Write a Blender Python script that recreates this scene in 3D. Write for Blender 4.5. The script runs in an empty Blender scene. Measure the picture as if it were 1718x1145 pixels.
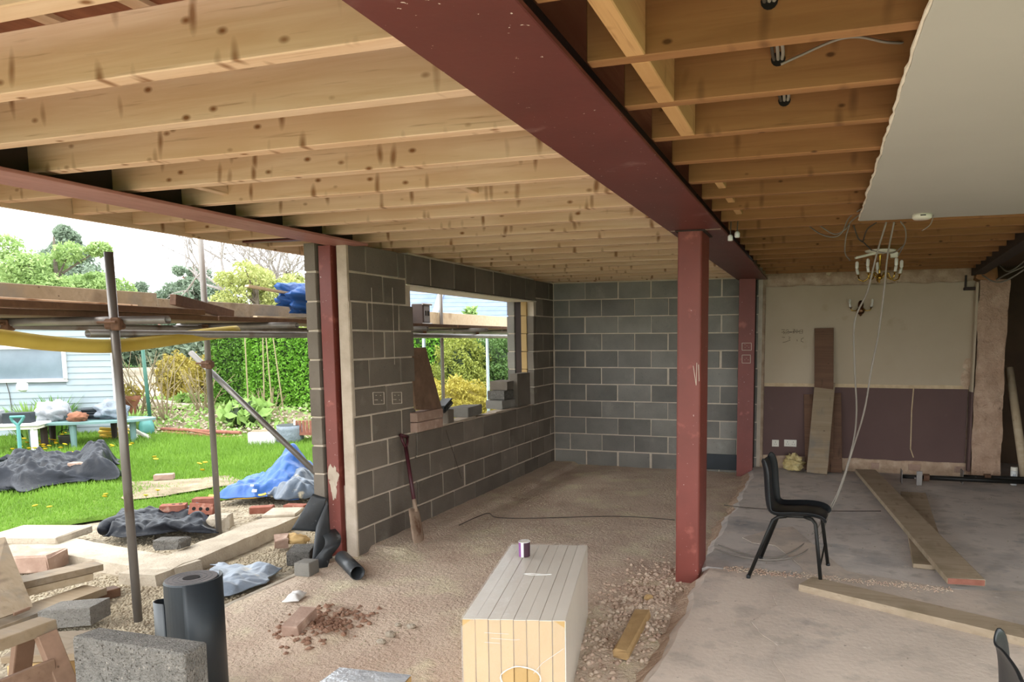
import bpy, math, random
import numpy as np
from mathutils import Vector, Matrix, noise
random.seed(7); RNG = np.random.default_rng(7)
S = bpy.context.scene
COL = S.collection
# ------------------------------------------------------------------ camera
FPX, PCX, PCY = 1209.45, 1003.08, 691.02
YAW, PITCH, ROLL = -.2984, -.1, -.004
CAM = np.array([3.456, -9.212, 1.70])
def cam_axes():
    f = np.array([math.sin(YAW), math.cos(YAW), 0]); r = np.array([math.cos(YAW), -math.sin(YAW), 0]); u = np.array([0, 0, 1.])
    f2 = f*math.cos(PITCH)+u*math.sin(PITCH); u2 = u*math.cos(PITCH)-f*math.sin(PITCH)
    return r*math.cos(ROLL)+u2*math.sin(ROLL), u2*math.cos(ROLL)-r*math.sin(ROLL), f2
AX = cam_axes()
cd = bpy.data.cameras.new('camera'); camo = bpy.data.objects.new('camera', cd); COL.objects.link(camo)
cd.sensor_width = 36; cd.sensor_fit = 'HORIZONTAL'; cd.lens = FPX/1718*36
cd.shift_x = (859-PCX)/1718; cd.shift_y = (PCY-572.5)/1718; cd.clip_start = .05; cd.clip_end = 500
m = Matrix.Identity(4)
for i in range(3):
    m[i][0] = AX[0][i]; m[i][1] = AX[1][i]; m[i][2] = -AX[2][i]; m[i][3] = CAM[i]
camo.matrix_world = m
S.camera = camo
def P(x, y, ax, v):
    """surveyed point: where the sight line of an image point meets the plane ax = v (metres)"""
    d = AX[0]*(x-PCX)/FPX - AX[1]*(y-PCY)/FPX + AX[2]
    i = 'xyz'.index(ax); return CAM + d*(v-CAM[i])/d[i]
# ------------------------------------------------------------------ world, sun, exposure
W = bpy.data.worlds.new('sky'); S.world = W; W.use_nodes = True
wn = W.node_tree; bg = wn.nodes['Background']
tc = wn.nodes.new('ShaderNodeTexCoord'); mp = wn.nodes.new('ShaderNodeMapping'); mp.inputs['Scale'].default_value = (1.2, 1.2, 3.5)
nz = wn.nodes.new('ShaderNodeTexNoise'); nz.inputs['Scale'].default_value = 1.6; nz.inputs['Detail'].default_value = 5
rp = wn.nodes.new('ShaderNodeValToRGB'); rp.color_ramp.elements[0].position = .35; rp.color_ramp.elements[0].color = (.80, .90, 1.0, 1)
rp.color_ramp.elements[1].position = .62; rp.color_ramp.elements[1].color = (1.0, .99, .97, 1)
wn.links.new(tc.outputs['Generated'], mp.inputs['Vector']); wn.links.new(mp.outputs['Vector'], nz.inputs['Vector'])
wn.links.new(nz.outputs['Fac'], rp.inputs['Fac']); wn.links.new(rp.outputs['Color'], bg.inputs['Color'])
bg.inputs['Strength'].default_value = 2.4
sd = bpy.data.lights.new('sun', 'SUN'); sd.energy = 1.0; sd.angle = math.radians(25); sd.color = (1, .95, .86)
so = bpy.data.objects.new('sun', sd); COL.objects.link(so)
so.rotation_euler = Vector((.42, .50, -.76)).to_track_quat('-Z', 'Y').to_euler()
S.view_settings.view_transform = 'Standard'; S.view_settings.look = 'None'; S.view_settings.gamma = 1
S.view_settings.use_curve_mapping = False; S.view_settings.exposure = 1.05

# ------------------------------------------------------------------ material helpers
def lin(c):
    if isinstance(c, str): c = [int(c[i:i+2], 16) for i in (1, 3, 5)]
    return tuple((v/255/12.92 if v/255 <= .04045 else ((v/255+.055)/1.055)**2.4) for v in c)+(1,)
class NT:
    def __init__(s, name):
        s.m = bpy.data.materials.new(name); s.m.use_nodes = True; s.t = s.m.node_tree; s.b = s.t.nodes['Principled BSDF']
    def n(s, kind, **kw):
        o = s.t.nodes.new('ShaderNode'+kind)
        for k, v in kw.items():
            if k in o.inputs: o.inputs[k].default_value = v
            else: setattr(o, k, v)
        return o
    def l(s, a, b): s.t.links.new(a, b)
    def coords(s, scale=(1, 1, 1), rand=True, kind='Object'):
        t = s.n('TexCoord'); out = t.outputs[kind]
        if rand:
            oi = s.n('ObjectInfo'); mu = s.n('Math', operation='MULTIPLY'); mu.inputs[1].default_value = 31.7; s.l(oi.outputs['Random'], mu.inputs[0])
            ad = s.n('VectorMath', operation='ADD'); s.l(out, ad.inputs[0]); s.l(mu.outputs[0], ad.inputs[1]); out = ad.outputs[0]
        mp = s.n('Mapping'); mp.inputs['Scale'].default_value = scale; s.l(out, mp.inputs['Vector']); return mp.outputs[0]
    def noise(s, vec, scale, detail=4, rough=.55, dist=0):
        o = s.n('TexNoise', Scale=scale, Detail=detail, Roughness=rough, Distortion=dist); s.l(vec, o.inputs['Vector']); return o.outputs['Fac']
    def ramp(s, fac, stops):
        r = s.n('ValToRGB'); e = r.color_ramp.elements
        while len(e) < len(stops): e.new(.5)
        for q, (p, c) in zip(e, stops): q.position = p; q.color = lin(c) if not isinstance(c, float) else (c, c, c, 1)
        s.l(fac, r.inputs['Fac']); return r.outputs['Color']
    def mix(s, fac, a, b, mode='MIX'):
        x = s.n('Mix', data_type='RGBA', blend_type=mode)
        for i, v in ((0, fac), (6, a), (7, b)):
            if hasattr(v, 'links'): s.l(v, x.inputs[i])
            else: x.inputs[i].default_value = v if i == 0 else (lin(v) if not (isinstance(v, tuple) and len(v) == 4) else v)
        return x.outputs[2]
    def step(s, fac, lo, hi):
        r = s.n('MapRange'); r.inputs[1].default_value = lo; r.inputs[2].default_value = hi; s.l(fac, r.inputs[0]); return r.outputs[0]
    def bump(s, h, strength=.4, dist=.01):
        b = s.n('Bump', Strength=strength, Distance=dist); s.l(h, b.inputs['Height']); s.l(b.outputs[0], s.b.inputs['Normal'])
    def vary(s, col, amt):
        oi = s.n('ObjectInfo'); r = s.n('MapRange'); r.inputs[3].default_value = 1-amt; r.inputs[4].default_value = 1+amt; s.l(oi.outputs['Random'], r.inputs[0])
        v = s.n('VectorMath', operation='SCALE'); s.l(col, v.inputs[0]); s.l(r.outputs[0], v.inputs['Scale']); return v.outputs[0]
    def done(s, col, rough=.8, metal=0, spec=.5):
        if hasattr(col, 'links'): s.l(col, s.b.inputs['Base Color'])
        else: s.b.inputs['Base Color'].default_value = lin(col)
        s.b.inputs['Roughness'].default_value = rough; s.b.inputs['Metallic'].default_value = metal
        s.b.inputs['Specular IOR Level'].default_value = spec; return s.m
def nmat(name, stops, scale=6, vs=(1, 1, 1), rough=.85, bump=.3, bscale=60, bdist=.006, spots=(), vary=0, metal=0, spec=.4, detail=5, coord='Object', rand=True):
    k = NT(name); v = k.coords(vs, rand, coord); c = k.ramp(k.noise(v, scale, detail), stops)
    for (col, sc, lo, hi) in spots: c = k.mix(k.step(k.noise(v, sc, 4), lo, hi), c, col)
    if vary: c = k.vary(c, vary)
    if bump: k.bump(k.noise(v, bscale, 4, .6), bump, bdist)
    return k.done(c, rough, metal, spec)
def wood(name, a, b, dark, knots=1.0, rough=.75, vary=.1, axis=0, stain=None, streak=True):
    k = NT(name); sc = [14, 14, 14]; sc[axis] = .7
    v = k.coords(tuple(sc)); g = k.noise(v, 1.6, 5, .6, .6)
    c = k.ramp(g, [(.3, a), (.72, b)])
    g2 = k.noise(v, 4.5, 3); c = k.mix(k.step(g2, .62, .9), c, dark)
    v0 = k.coords((1, 1, 1)); c = k.mix(k.step(k.noise(v0, 1.7, 2), .5, .8), c, b)
    if knots:
        s2 = [11, 11, 11]; s2[axis] = 6.0
        vo = k.n('TexVoronoi', Scale=1.0, Randomness=1.0); k.l(k.coords(tuple(s2)), vo.inputs['Vector'])
        c = k.mix(k.step(vo.outputs['Distance'], .15*knots, .05), c, dark)
        if streak:
            s3 = [3.6, 3.6, 3.6]; s3[axis] = 13
            vo2 = k.n('TexVoronoi', Scale=1.0, Randomness=1.0)
            wob = k.n('VectorMath', operation='ADD'); k.l(k.coords(tuple(s3)), wob.inputs[0])
            nn = k.n('TexNoise', Scale=3.0); k.l(k.coords((1, 1, 1)), nn.inputs['Vector']); k.l(nn.outputs['Color'], wob.inputs[1]); k.l(wob.outputs[0], vo2.inputs['Vector'])
            mm = k.n('Math', operation='MULTIPLY'); mm.inputs[1].default_value = .85*knots; k.l(k.step(vo2.outputs['Distance'], .27, .08), mm.inputs[0])
            c = k.mix(mm.outputs[0], c, dark)
    if stain: c = k.mix(k.step(k.noise(v0, stain[1], 4), stain[2], stain[3]), c, stain[0])
    c = k.vary(c, vary); k.bump(g, .25, .004)
    return k.done(c, rough, 0, .35)
M = {}
M['new_wood'] = wood('new_timber', '#e4c8ad', '#d1ad8c', '#855834', 1.0, vary=.07)
M['new_wood_y'] = wood('new_timber_y', '#e4c8ad', '#d1ad8c', '#855834', 1.0, axis=1)
M['old_wood'] = wood('old_joist_timber', '#9c7048', '#865c38', '#55351a', .7, vary=.1)
M['old_wood_y'] = wood('old_noggin_timber', '#c39a6a', '#b08556', '#6a431f', .6, axis=1)
M['deck'] = wood('roof_deck', '#9a6448', '#7d4a34', '#55301f', 0, axis=1)
M['board'] = wood('scaffold_board', '#93836d', '#7f6d55', '#574534', .6, vary=.12, stain=('#6e6860', 3, .5, .7))
M['board_dark'] = wood('dark_board', '#6e513c', '#5a3f2f', '#36241a', .6, vary=.12)
M['board_floor'] = wood('dusty_board', '#b19f88', '#9b8972', '#6d5b48', .5, vary=.06, stain=('#85775f', 4, .5, .8))
M['ply'] = wood('worn_board', '#806754', '#705847', '#4a3726', .35, vary=.05, stain=('#8c6f5c', 5, .5, .7))
M['pale_wood'] = wood('pale_timber', '#c4b296', '#b5a082', '#85684a', .6, vary=.1)
M['red'] = nmat('red_oxide_steel', [(.3, '#70342a'), (.7, '#7e3c32')], 3, rough=.5, bump=.12, bscale=25, spots=(('#b26a5a', 7, .62, .85), ('#c9b5aa', 45, .70, .72)), spec=.5)
M['red_beam'] = nmat('red_oxide_beam', [(.3, '#5d2c28'), (.7, '#69322d')], 2.5, rough=.42, bump=.1, bscale=20, spots=(('#a37f7c', 4, .66, .9), ('#d8c8bd', 45, .70, .72)), spec=.5)
M['red_pale'] = nmat('pale_oxide_flange', [(.3, '#9d6a60'), (.7, '#ad7a70')], 6, vs=(3, .6, 3), rough=.5, bump=.1, spots=(('#7d4038', 9, .6, .8),))
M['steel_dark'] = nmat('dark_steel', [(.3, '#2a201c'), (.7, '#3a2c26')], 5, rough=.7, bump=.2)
M['block'] = nmat('concrete_block', [(.25, '#675f55'), (.75, '#81786d')], 2.2, rough=.95, bump=.7, bscale=110, bdist=.004, vary=.16, spots=(('#8f887c', 5, .62, .85), ('#5d5a55', 60, .62, .8)), spec=.2)
M['block_blue'] = nmat('grey_concrete_block', [(.25, '#74716b'), (.75, '#908c84')], 2.2, rough=.95, bump=.7, bscale=110, bdist=.004, vary=.2, spots=(('#9a978d', 4, .62, .85), ('#5b5f61', 60, .62, .8)), spec=.2)
M['block_loose'] = nmat('loose_block', [(.25, '#6b6863'), (.75, '#8f8b84')], 30, rough=.97, bump=1.0, bscale=120, bdist=.03, vary=.08, spots=(('#453f39', 110, .56, .68), ('#b5aca0', 90, .63, .72)), spec=.15)
M['pale_block'] = nmat('pale_block', [(.25, '#8d8982'), (.75, '#a9a49c')], 30, rough=.97, bump=1.0, bscale=120, bdist=.03, spots=(('#6b665f', 110, .58, .7),), spec=.15)
M['mortar'] = nmat('mortar', [(.3, '#bdaf9c'), (.7, '#d2c5b3')], 8, rough=.95, bump=.8, bscale=50, bdist=.008, spec=.2)
M['mortar_band'] = nmat('mortar_smear', [(.3, '#ab9c8a'), (.7, '#c4b6a5')], 7, rough=.95, bump=.6, bscale=40, bdist=.006, spec=.2)
M['earth'] = nmat('earth_floor', [(.28, '#c0a794'), (.5, '#cfbaa6'), (.72, '#dccab5')], 1.6, rough=.97, bump=1.0, bscale=38, bdist=.02, detail=8, spots=(('#dccfb2', 2.2, .52, .66), ('#a98a75', 7, .66, .8), ('#dccdb2', 40, .66, .74)), spec=.15, rand=False)
M['slab'] = nmat('concrete_slab', [(.3, '#bfb0a2'), (.5, '#cdbdae'), (.72, '#d8c9b8')], 1.3, rough=.93, bump=.5, bscale=30, bdist=.006, detail=8, spots=(('#a59c94', 1.1, .5, .7), ('#948c86', 2.4, .6, .78), ('#b5a89b', 6, .52, .7), ('#95897d', 30, .66, .76), ('#e0d5c8', 11, .66, .78)), spec=.25, rand=False)
M['slab_far'] = nmat('dusty_slab', [(.3, '#c4bab2'), (.5, '#d0c6bd'), (.72, '#d9cec4')], 1.3, vs=(1, 1.15, 1), rough=.9, bump=.4, bscale=30, bdist=.006, detail=8, spots=(('#a6a19d', 1.5, .5, .7), ('#85868b', 2.6, .6, .78), ('#b3aaa1', 7, .54, .7), ('#d6c9ba', 18, .64, .76)), spec=.25, rand=False)
M['slab_edge'] = nmat('broken_screed', [(.3, '#a98d78'), (.7, '#c4ab93')], 14, rough=.97, bump=1, bscale=45, bdist=.02, spec=.15)
M['gravel'] = nmat('gravel', [(.3, '#7a6e5d'), (.5, '#978b77'), (.7, '#b3a892')], 16, rough=.95, bump=1, bscale=40, bdist=.02, detail=8, spec=.2, rand=False)
M['stone'] = nmat('pebble', [(.3, '#9d8f7a'), (.7, '#c6b9a0')], 9, rough=.95, bump=.3, vary=.25, spec=.2)
M['rubble'] = nmat('rubble', [(.3, '#b09482'), (.5, '#c4ac98'), (.7, '#d3c2ad')], 9, rough=.97, bump=.5, spec=.15)
M['soil'] = nmat('soil', [(.3, '#766855'), (.6, '#93866f'), (.8, '#aca08a')], 5, rough=.97, bump=1, bscale=25, bdist=.03, detail=8, spec=.15, rand=False)
M['soil_red'] = nmat('reddish_soil', [(.3, '#9a7560'), (.7, '#b18c75')], 14, rough=.97, bump=1, bscale=60, bdist=.02)
M['concrete'] = nmat('pale_concrete', [(.3, '#a09483'), (.7, '#bbb09f')], 5, rough=.95, bump=.8, bscale=50, bdist=.01, spots=(('#8f8170', 25, .62, .75),), spec=.2)
M['lawn'] = nmat('lawn_soil', [(.3, '#4a6224'), (.6, '#5f7a2e'), (.8, '#8a9058')], 2, rough=.97, bump=.6, bscale=30, bdist=.03, spec=.1, rand=False)
M['field'] = nmat('far_field', [(.3, '#3a5a22'), (.7, '#4b6c2e')], .2, rough=.97, bump=0, spec=.1, rand=False)
def leafmat(name, a, b, sc=1.5, trans=.25):
    k = NT(name); v = k.coords((1, 1, 1), False)
    c = k.ramp(k.noise(v, sc, 3), [(.3, a), (.7, b)])
    n2 = k.noise(v, 23, 2); c = k.mix(k.step(n2, .35, .75), c, b)
    k.b.inputs['Transmission Weight'].default_value = 0
    k.done(c, .6, 0, .3)
    tr = k.n('BsdfTranslucent'); k.l(c, tr.inputs['Color']); mx = k.n('MixShader'); mx.inputs[0].default_value = trans
    k.l(k.b.outputs[0], mx.inputs[1]); k.l(tr.outputs[0], mx.inputs[2]); k.l(mx.outputs[0], k.t.nodes['Material Output'].inputs['Surface']); return k.m
M['grass'] = leafmat('grass_blades', '#5f832c', '#7ea23e', 1.1, .35)
M['hedge'] = leafmat('hedge_leaves', '#467024', '#6c9838', 1.2)
M['hedge2'] = leafmat('bright_hedge_leaves', '#578b28', '#7cb03c', 1.2)
M['conifer'] = leafmat('conifer_leaves', '#38552c', '#648244', 1.0)
M['conifer_y'] = leafmat('golden_conifer_leaves', '#667634', '#9aa04a', 1.0)
M['gold'] = leafmat('golden_leaves', '#968c38', '#b3a64c', 2)
M['goldbush'] = leafmat('bronze_leaves', '#7d7030', '#a39444', 2)
M['tree'] = leafmat('tree_leaves', '#7d9a58', '#a3bb78', .3)  # distance haze put into the tree leaf colours from here down
M['tree_dark'] = leafmat('dark_tree_leaves', '#6d7d68', '#8b9a84', .3)  # pale grey-green: haze of distance painted into the dark trees
M['tree_yel'] = leafmat('spring_leaves', '#98a258', '#b8bc7c', .3)
M['leafy'] = leafmat('broad_leaves', '#66883c', '#92b060', 4)
M['straw'] = nmat('dry_stems', [(.3, '#7d6e52'), (.7, '#94866a')], 6, rough=.9, bump=0)
M['bark'] = nmat('bark', [(.3, '#5d544b'), (.7, '#786d62')], 6, rough=.95, bump=.5)
M['bark_pale'] = nmat('pale_bark', [(.3, '#8a8480'), (.7, '#a39c97')], 6, rough=.95, bump=0)
M['plaster'] = nmat('cream_plaster', [(.3, '#af9e86'), (.7, '#b8a892')], 1.2, rough=.9, bump=.08, bscale=12, spots=(('#a08f72', 3, .66, .85),), spec=.25, rand=False)
M['maroon'] = nmat('brown_purple_paint', [(.3, '#5f4a46'), (.7, '#68524d')], 1.5, rough=.85, bump=.1, bscale=15, spots=(('#7a645b', 6, .72, .85),), spec=.3, rand=False)
M['bare'] = nmat('bare_plaster', [(.3, '#a58b74'), (.55, '#bba28a'), (.75, '#cdb79f')], 9, rough=.97, bump=1, bscale=35, bdist=.012, spots=(('#8a5f4a', 8, .66, .8),), spec=.15, rand=False)
M['dado'] = nmat('torn_dado', [(.3, '#b79f80'), (.7, '#d0ba99')], 12, rough=.95, bump=.6, bscale=40, spec=.2)
M['rough_pier'] = nmat('hacked_plaster', [(.3, '#a88a74'), (.6, '#bfa28b'), (.8, '#cdb39c')], 6, rough=.97, bump=1, bscale=22, bdist=.03, detail=7, spots=(('#7a5c49', 7, .68, .8),), spec=.15, rand=False)
M['ceil_plaster'] = nmat('painted_ceiling', [(.3, '#aba69f'), (.7, '#b3aea7')], .8, rough=.9, bump=.03, bscale=8, spec=.25, rand=False)
M['gypsum'] = nmat('gypsum_edge', [(.3, '#d8cdbd'), (.7, '#eee6d9')], 20, rough=.95, bump=.5)
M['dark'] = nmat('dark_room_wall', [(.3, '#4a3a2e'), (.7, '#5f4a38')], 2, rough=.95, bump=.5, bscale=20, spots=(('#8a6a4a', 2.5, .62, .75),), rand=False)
M['brick'] = nmat('red_brick', [(.3, '#7d4a3a'), (.7, '#926052')], 12, rough=.95, bump=.6, bscale=60, vary=.1, spots=(('#c9a793', 9, .6, .8),), spec=.2)
M['brick_dusty'] = nmat('dusty_brick', [(.3, '#9a7f70'), (.7, '#ae9484')], 12, rough=.95, bump=.6, bscale=60, vary=.1, spots=(('#cdb5a3', 9, .55, .8),), spec=.2)
M['tube'] = nmat('galvanised_tube', [(.3, '#6f6a66'), (.7, '#8d8883')], 4, vs=(1, 1, .4), rough=.45, bump=.1, metal=.6, spots=(('#5c4636', 6, .6, .75), ('#d5d0c8', 30, .7, .78)))
M['tube_pale'] = nmat('pale_tube', [(.3, '#a8bcc0'), (.7, '#bccdd0')], 4, rough=.5, bump=0, metal=.2)
M['rust'] = nmat('rusty_coupler', [(.3, '#5a4234'), (.7, '#7a5a45')], 20, rough=.8, bump=.5, metal=.3)
M['yellow_foam'] = nmat('yellow_foam', [(.3, '#b39a3c'), (.7, '#c2ac52')], 3, rough=.7, bump=.2, bscale=20)
M['pir'] = nmat('foam_board', [(.3, '#b09160'), (.7, '#bc9f70')], 3, rough=.9, bump=.4, bscale=70, bdist=.003, vary=.06, spec=.2)
M['pir_dusty'] = nmat('dusty_foam', [(.3, '#a5855a'), (.7, '#b8986a')], 14, rough=.95, bump=.6, bscale=40)
M['pir_face'] = nmat('foil_face', [(.3, '#d3cabb'), (.7, '#ddd5c7')], 3, rough=.28, bump=.06, bscale=12, metal=0)
k = NT('cling_wrap'); k.b.inputs['Alpha'].default_value = .16; k.bump(k.noise(k.coords((1, 1, 1)), 14, 3), .5, .02); M['wrap'] = k.done('#f5f3ee', .12, 0, .8)
k = NT('wrap_edge'); k.b.inputs['Alpha'].default_value = .45; M['wrap_edge'] = k.done('#efece6', .3, 0, .5)
M['foil'] = nmat('foil', [(.3, '#c3c9cf'), (.7, '#e3e8ec')], 5, rough=.25, bump=.5, bscale=18, bdist=.02, metal=.5)
M['white'] = nmat('white_plastic', [(.3, '#c9c8c4'), (.7, '#d6d5d1')], 4, rough=.5, bump=.05)
M['offwhite'] = nmat('old_white_plastic', [(.3, '#d3cdbd'), (.7, '#ddd8ca')], 4, rough=.5, bump=.05)
M['litter'] = nmat('white_plastic_film', [(.3, '#d8d6d2'), (.7, '#f0efec')], 4, rough=.4, bump=.6, bscale=20)
M['purple'] = nmat('purple_card', [(.3, '#7a3f7d'), (.7, '#86498a')], 4, rough=.5, bump=0)
M['plum'] = nmat('dark_plum_card', [(.3, '#3a1f2c'), (.7, '#432533')], 4, rough=.5, bump=0)
M['blackplastic'] = nmat('black_plastic', [(.3, '#14171a'), (.7, '#1d2124')], 4, rough=.38, bump=.08, bscale=40)
M['blackmetal'] = nmat('black_metal', [(.3, '#191919'), (.7, '#26241f')], 6, rough=.5, bump=.1, metal=.3)
M['dpm'] = nmat('black_membrane', [(.3, '#1a2024'), (.7, '#242b30')], 3, rough=.45, bump=.1, bscale=15)
M['dpm_end'] = nmat('membrane_edge', [(.3, '#55504f'), (.7, '#6e6866')], 6, rough=.7, bump=.3)
M['dpc'] = nmat('bitumen_sheet', [(.3, '#2d2f31'), (.7, '#3d4042')], 5, rough=.4, bump=.3, bscale=30, spots=(('#8a8f92', 12, .66, .78),))
M['tarp_black'] = nmat('black_tarp', [(.3, '#14161b'), (.7, '#1e2128')], 4, spec=.18, rough=.42, bump=.35, bscale=9, bdist=.03)
M['tarp_blue'] = nmat('blue_tarp', [(.3, '#1c4a8c'), (.7, '#285a9e')], 3, rough=.45, bump=.3, bscale=10, bdist=.03)
M['tarp_grey'] = nmat('grey_blue_sheet', [(.3, '#4a5461'), (.7, '#606b79')], 4, rough=.35, bump=.4, bscale=9, bdist=.03, spots=(('#c9bfa5', 7, .62, .75),))
M['tarp_pale'] = nmat('pale_blue_sheet', [(.3, '#77828f'), (.7, '#8f9aa8')], 4, rough=.4, bump=.4, bscale=9, bdist=.03, spots=(('#a89f8c', 7, .62, .75),))
M['yellow'] = nmat('yellow_edge', [(.3, '#d8ae3a'), (.7, '#e6c45a')], 4, rough=.7, bump=0)
M['handle'] = nmat('maroon_handle', [(.3, '#3d1c22'), (.7, '#51262c')], 5, rough=.45, bump=.1)
M['blade'] = nmat('muddy_steel', [(.3, '#8f7a66'), (.7, '#ad9682')], 12, rough=.8, bump=.4, metal=.2, spots=(('#6d4a34', 7, .6, .75),))
M['brass'] = nmat('brass', [(.3, '#a8853a'), (.7, '#c9a552')], 5, rough=.25, bump=0, metal=1)
M['brass_dark'] = nmat('dark_brass', [(.3, '#4a3022'), (.7, '#6a4a33')], 9, rough=.3, bump=.2, metal=.8)
M['bulb'] = nmat('bulb', [(.3, '#cfcac0'), (.7, '#ddd8cf')], 5, rough=.3, bump=0)
M['cable'] = nmat('grey_cable', [(.3, '#7d756c'), (.7, '#8d857b')], 5, rough=.6, bump=0)
M['cable_dark'] = nmat('dark_cable', [(.3, '#3a332c'), (.7, '#4c433a')], 5, rough=.6, bump=0)
M['chalk'] = nmat('chalk', [(.3, '#cdc0ac'), (.7, '#ddd2c0')], 30, rough=.95, bump=0)
M['ink'] = nmat('pencil_mark', [(.3, '#33281f'), (.7, '#45382c')], 9, rough=.9, bump=0)
M['wool'] = nmat('glass_wool', [(.3, '#b39a63'), (.5, '#d2bd84'), (.75, '#e8d9a8')], 12, rough=.97, bump=1, bscale=60, bdist=.02)
M['shed'] = nmat('pale_blue_paint', [(.3, '#929da3'), (.7, '#9da8ae')], 2, rough=.7, bump=.1, vary=.03)
M['glass'] = nmat('window_glass', [(.3, '#5f6d78'), (.7, '#74828d')], 2, rough=.08, bump=0, spec=.8)
M['teal'] = nmat('teal_plastic', [(.3, '#64807e'), (.7, '#72908d')], 3, rough=.5, bump=.05)
M['teal_bright'] = nmat('turquoise_plastic', [(.3, '#4a837e'), (.7, '#5a928d')], 3, rough=.5, bump=.05)
M['greenpost'] = nmat('green_paint', [(.3, '#2a5648'), (.7, '#356353')], 3, rough=.5, bump=.05)
M['bag'] = nmat('pale_sack', [(.3, '#84878b'), (.7, '#a3a5a7')], 5, rough=.5, bump=.6, bscale=14, bdist=.03)
M['bag_grey'] = nmat('grey_sack', [(.3, '#616a74'), (.7, '#828b94')], 5, rough=.5, bump=.6, bscale=14, bdist=.03)
M['terracotta'] = nmat('terracotta', [(.3, '#784c36'), (.7, '#8f6048')], 5, rough=.9, bump=.3)
M['rusty_red'] = nmat('rusty_paint', [(.3, '#7a4a3a'), (.7, '#946050')], 14, rough=.8, bump=.4)
M['tile'] = nmat('slate_roof', [(.3, '#62708a'), (.7, '#75839e')], 2, rough=.7, bump=.2, spec=.3)
M['render'] = nmat('render_wall', [(.3, '#a89a88'), (.7, '#bcae9c')], 2, rough=.9, bump=.2)
M['housebrick'] = nmat('house_brick', [(.3, '#8a6558'), (.7, '#a37a6c')], 3, rough=.95, bump=.3)
M['dandelion'] = nmat('dandelion_yellow', [(.3, '#c99f10'), (.7, '#d6ae1c')], 3, rough=.8, bump=0)
M['canemat'] = nmat('bamboo', [(.3, '#857c58'), (.7, '#9b916d')], 6, rough=.7, bump=.1)
M['blue_print'] = nmat('blue_print', [(.3, '#2f4a78'), (.7, '#3a568a')], 6, rough=.5, bump=0)
M['hole'] = nmat('dark_hole', [(.3, '#15110e'), (.7, '#1d1814')], 6, rough=1, bump=0)

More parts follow.
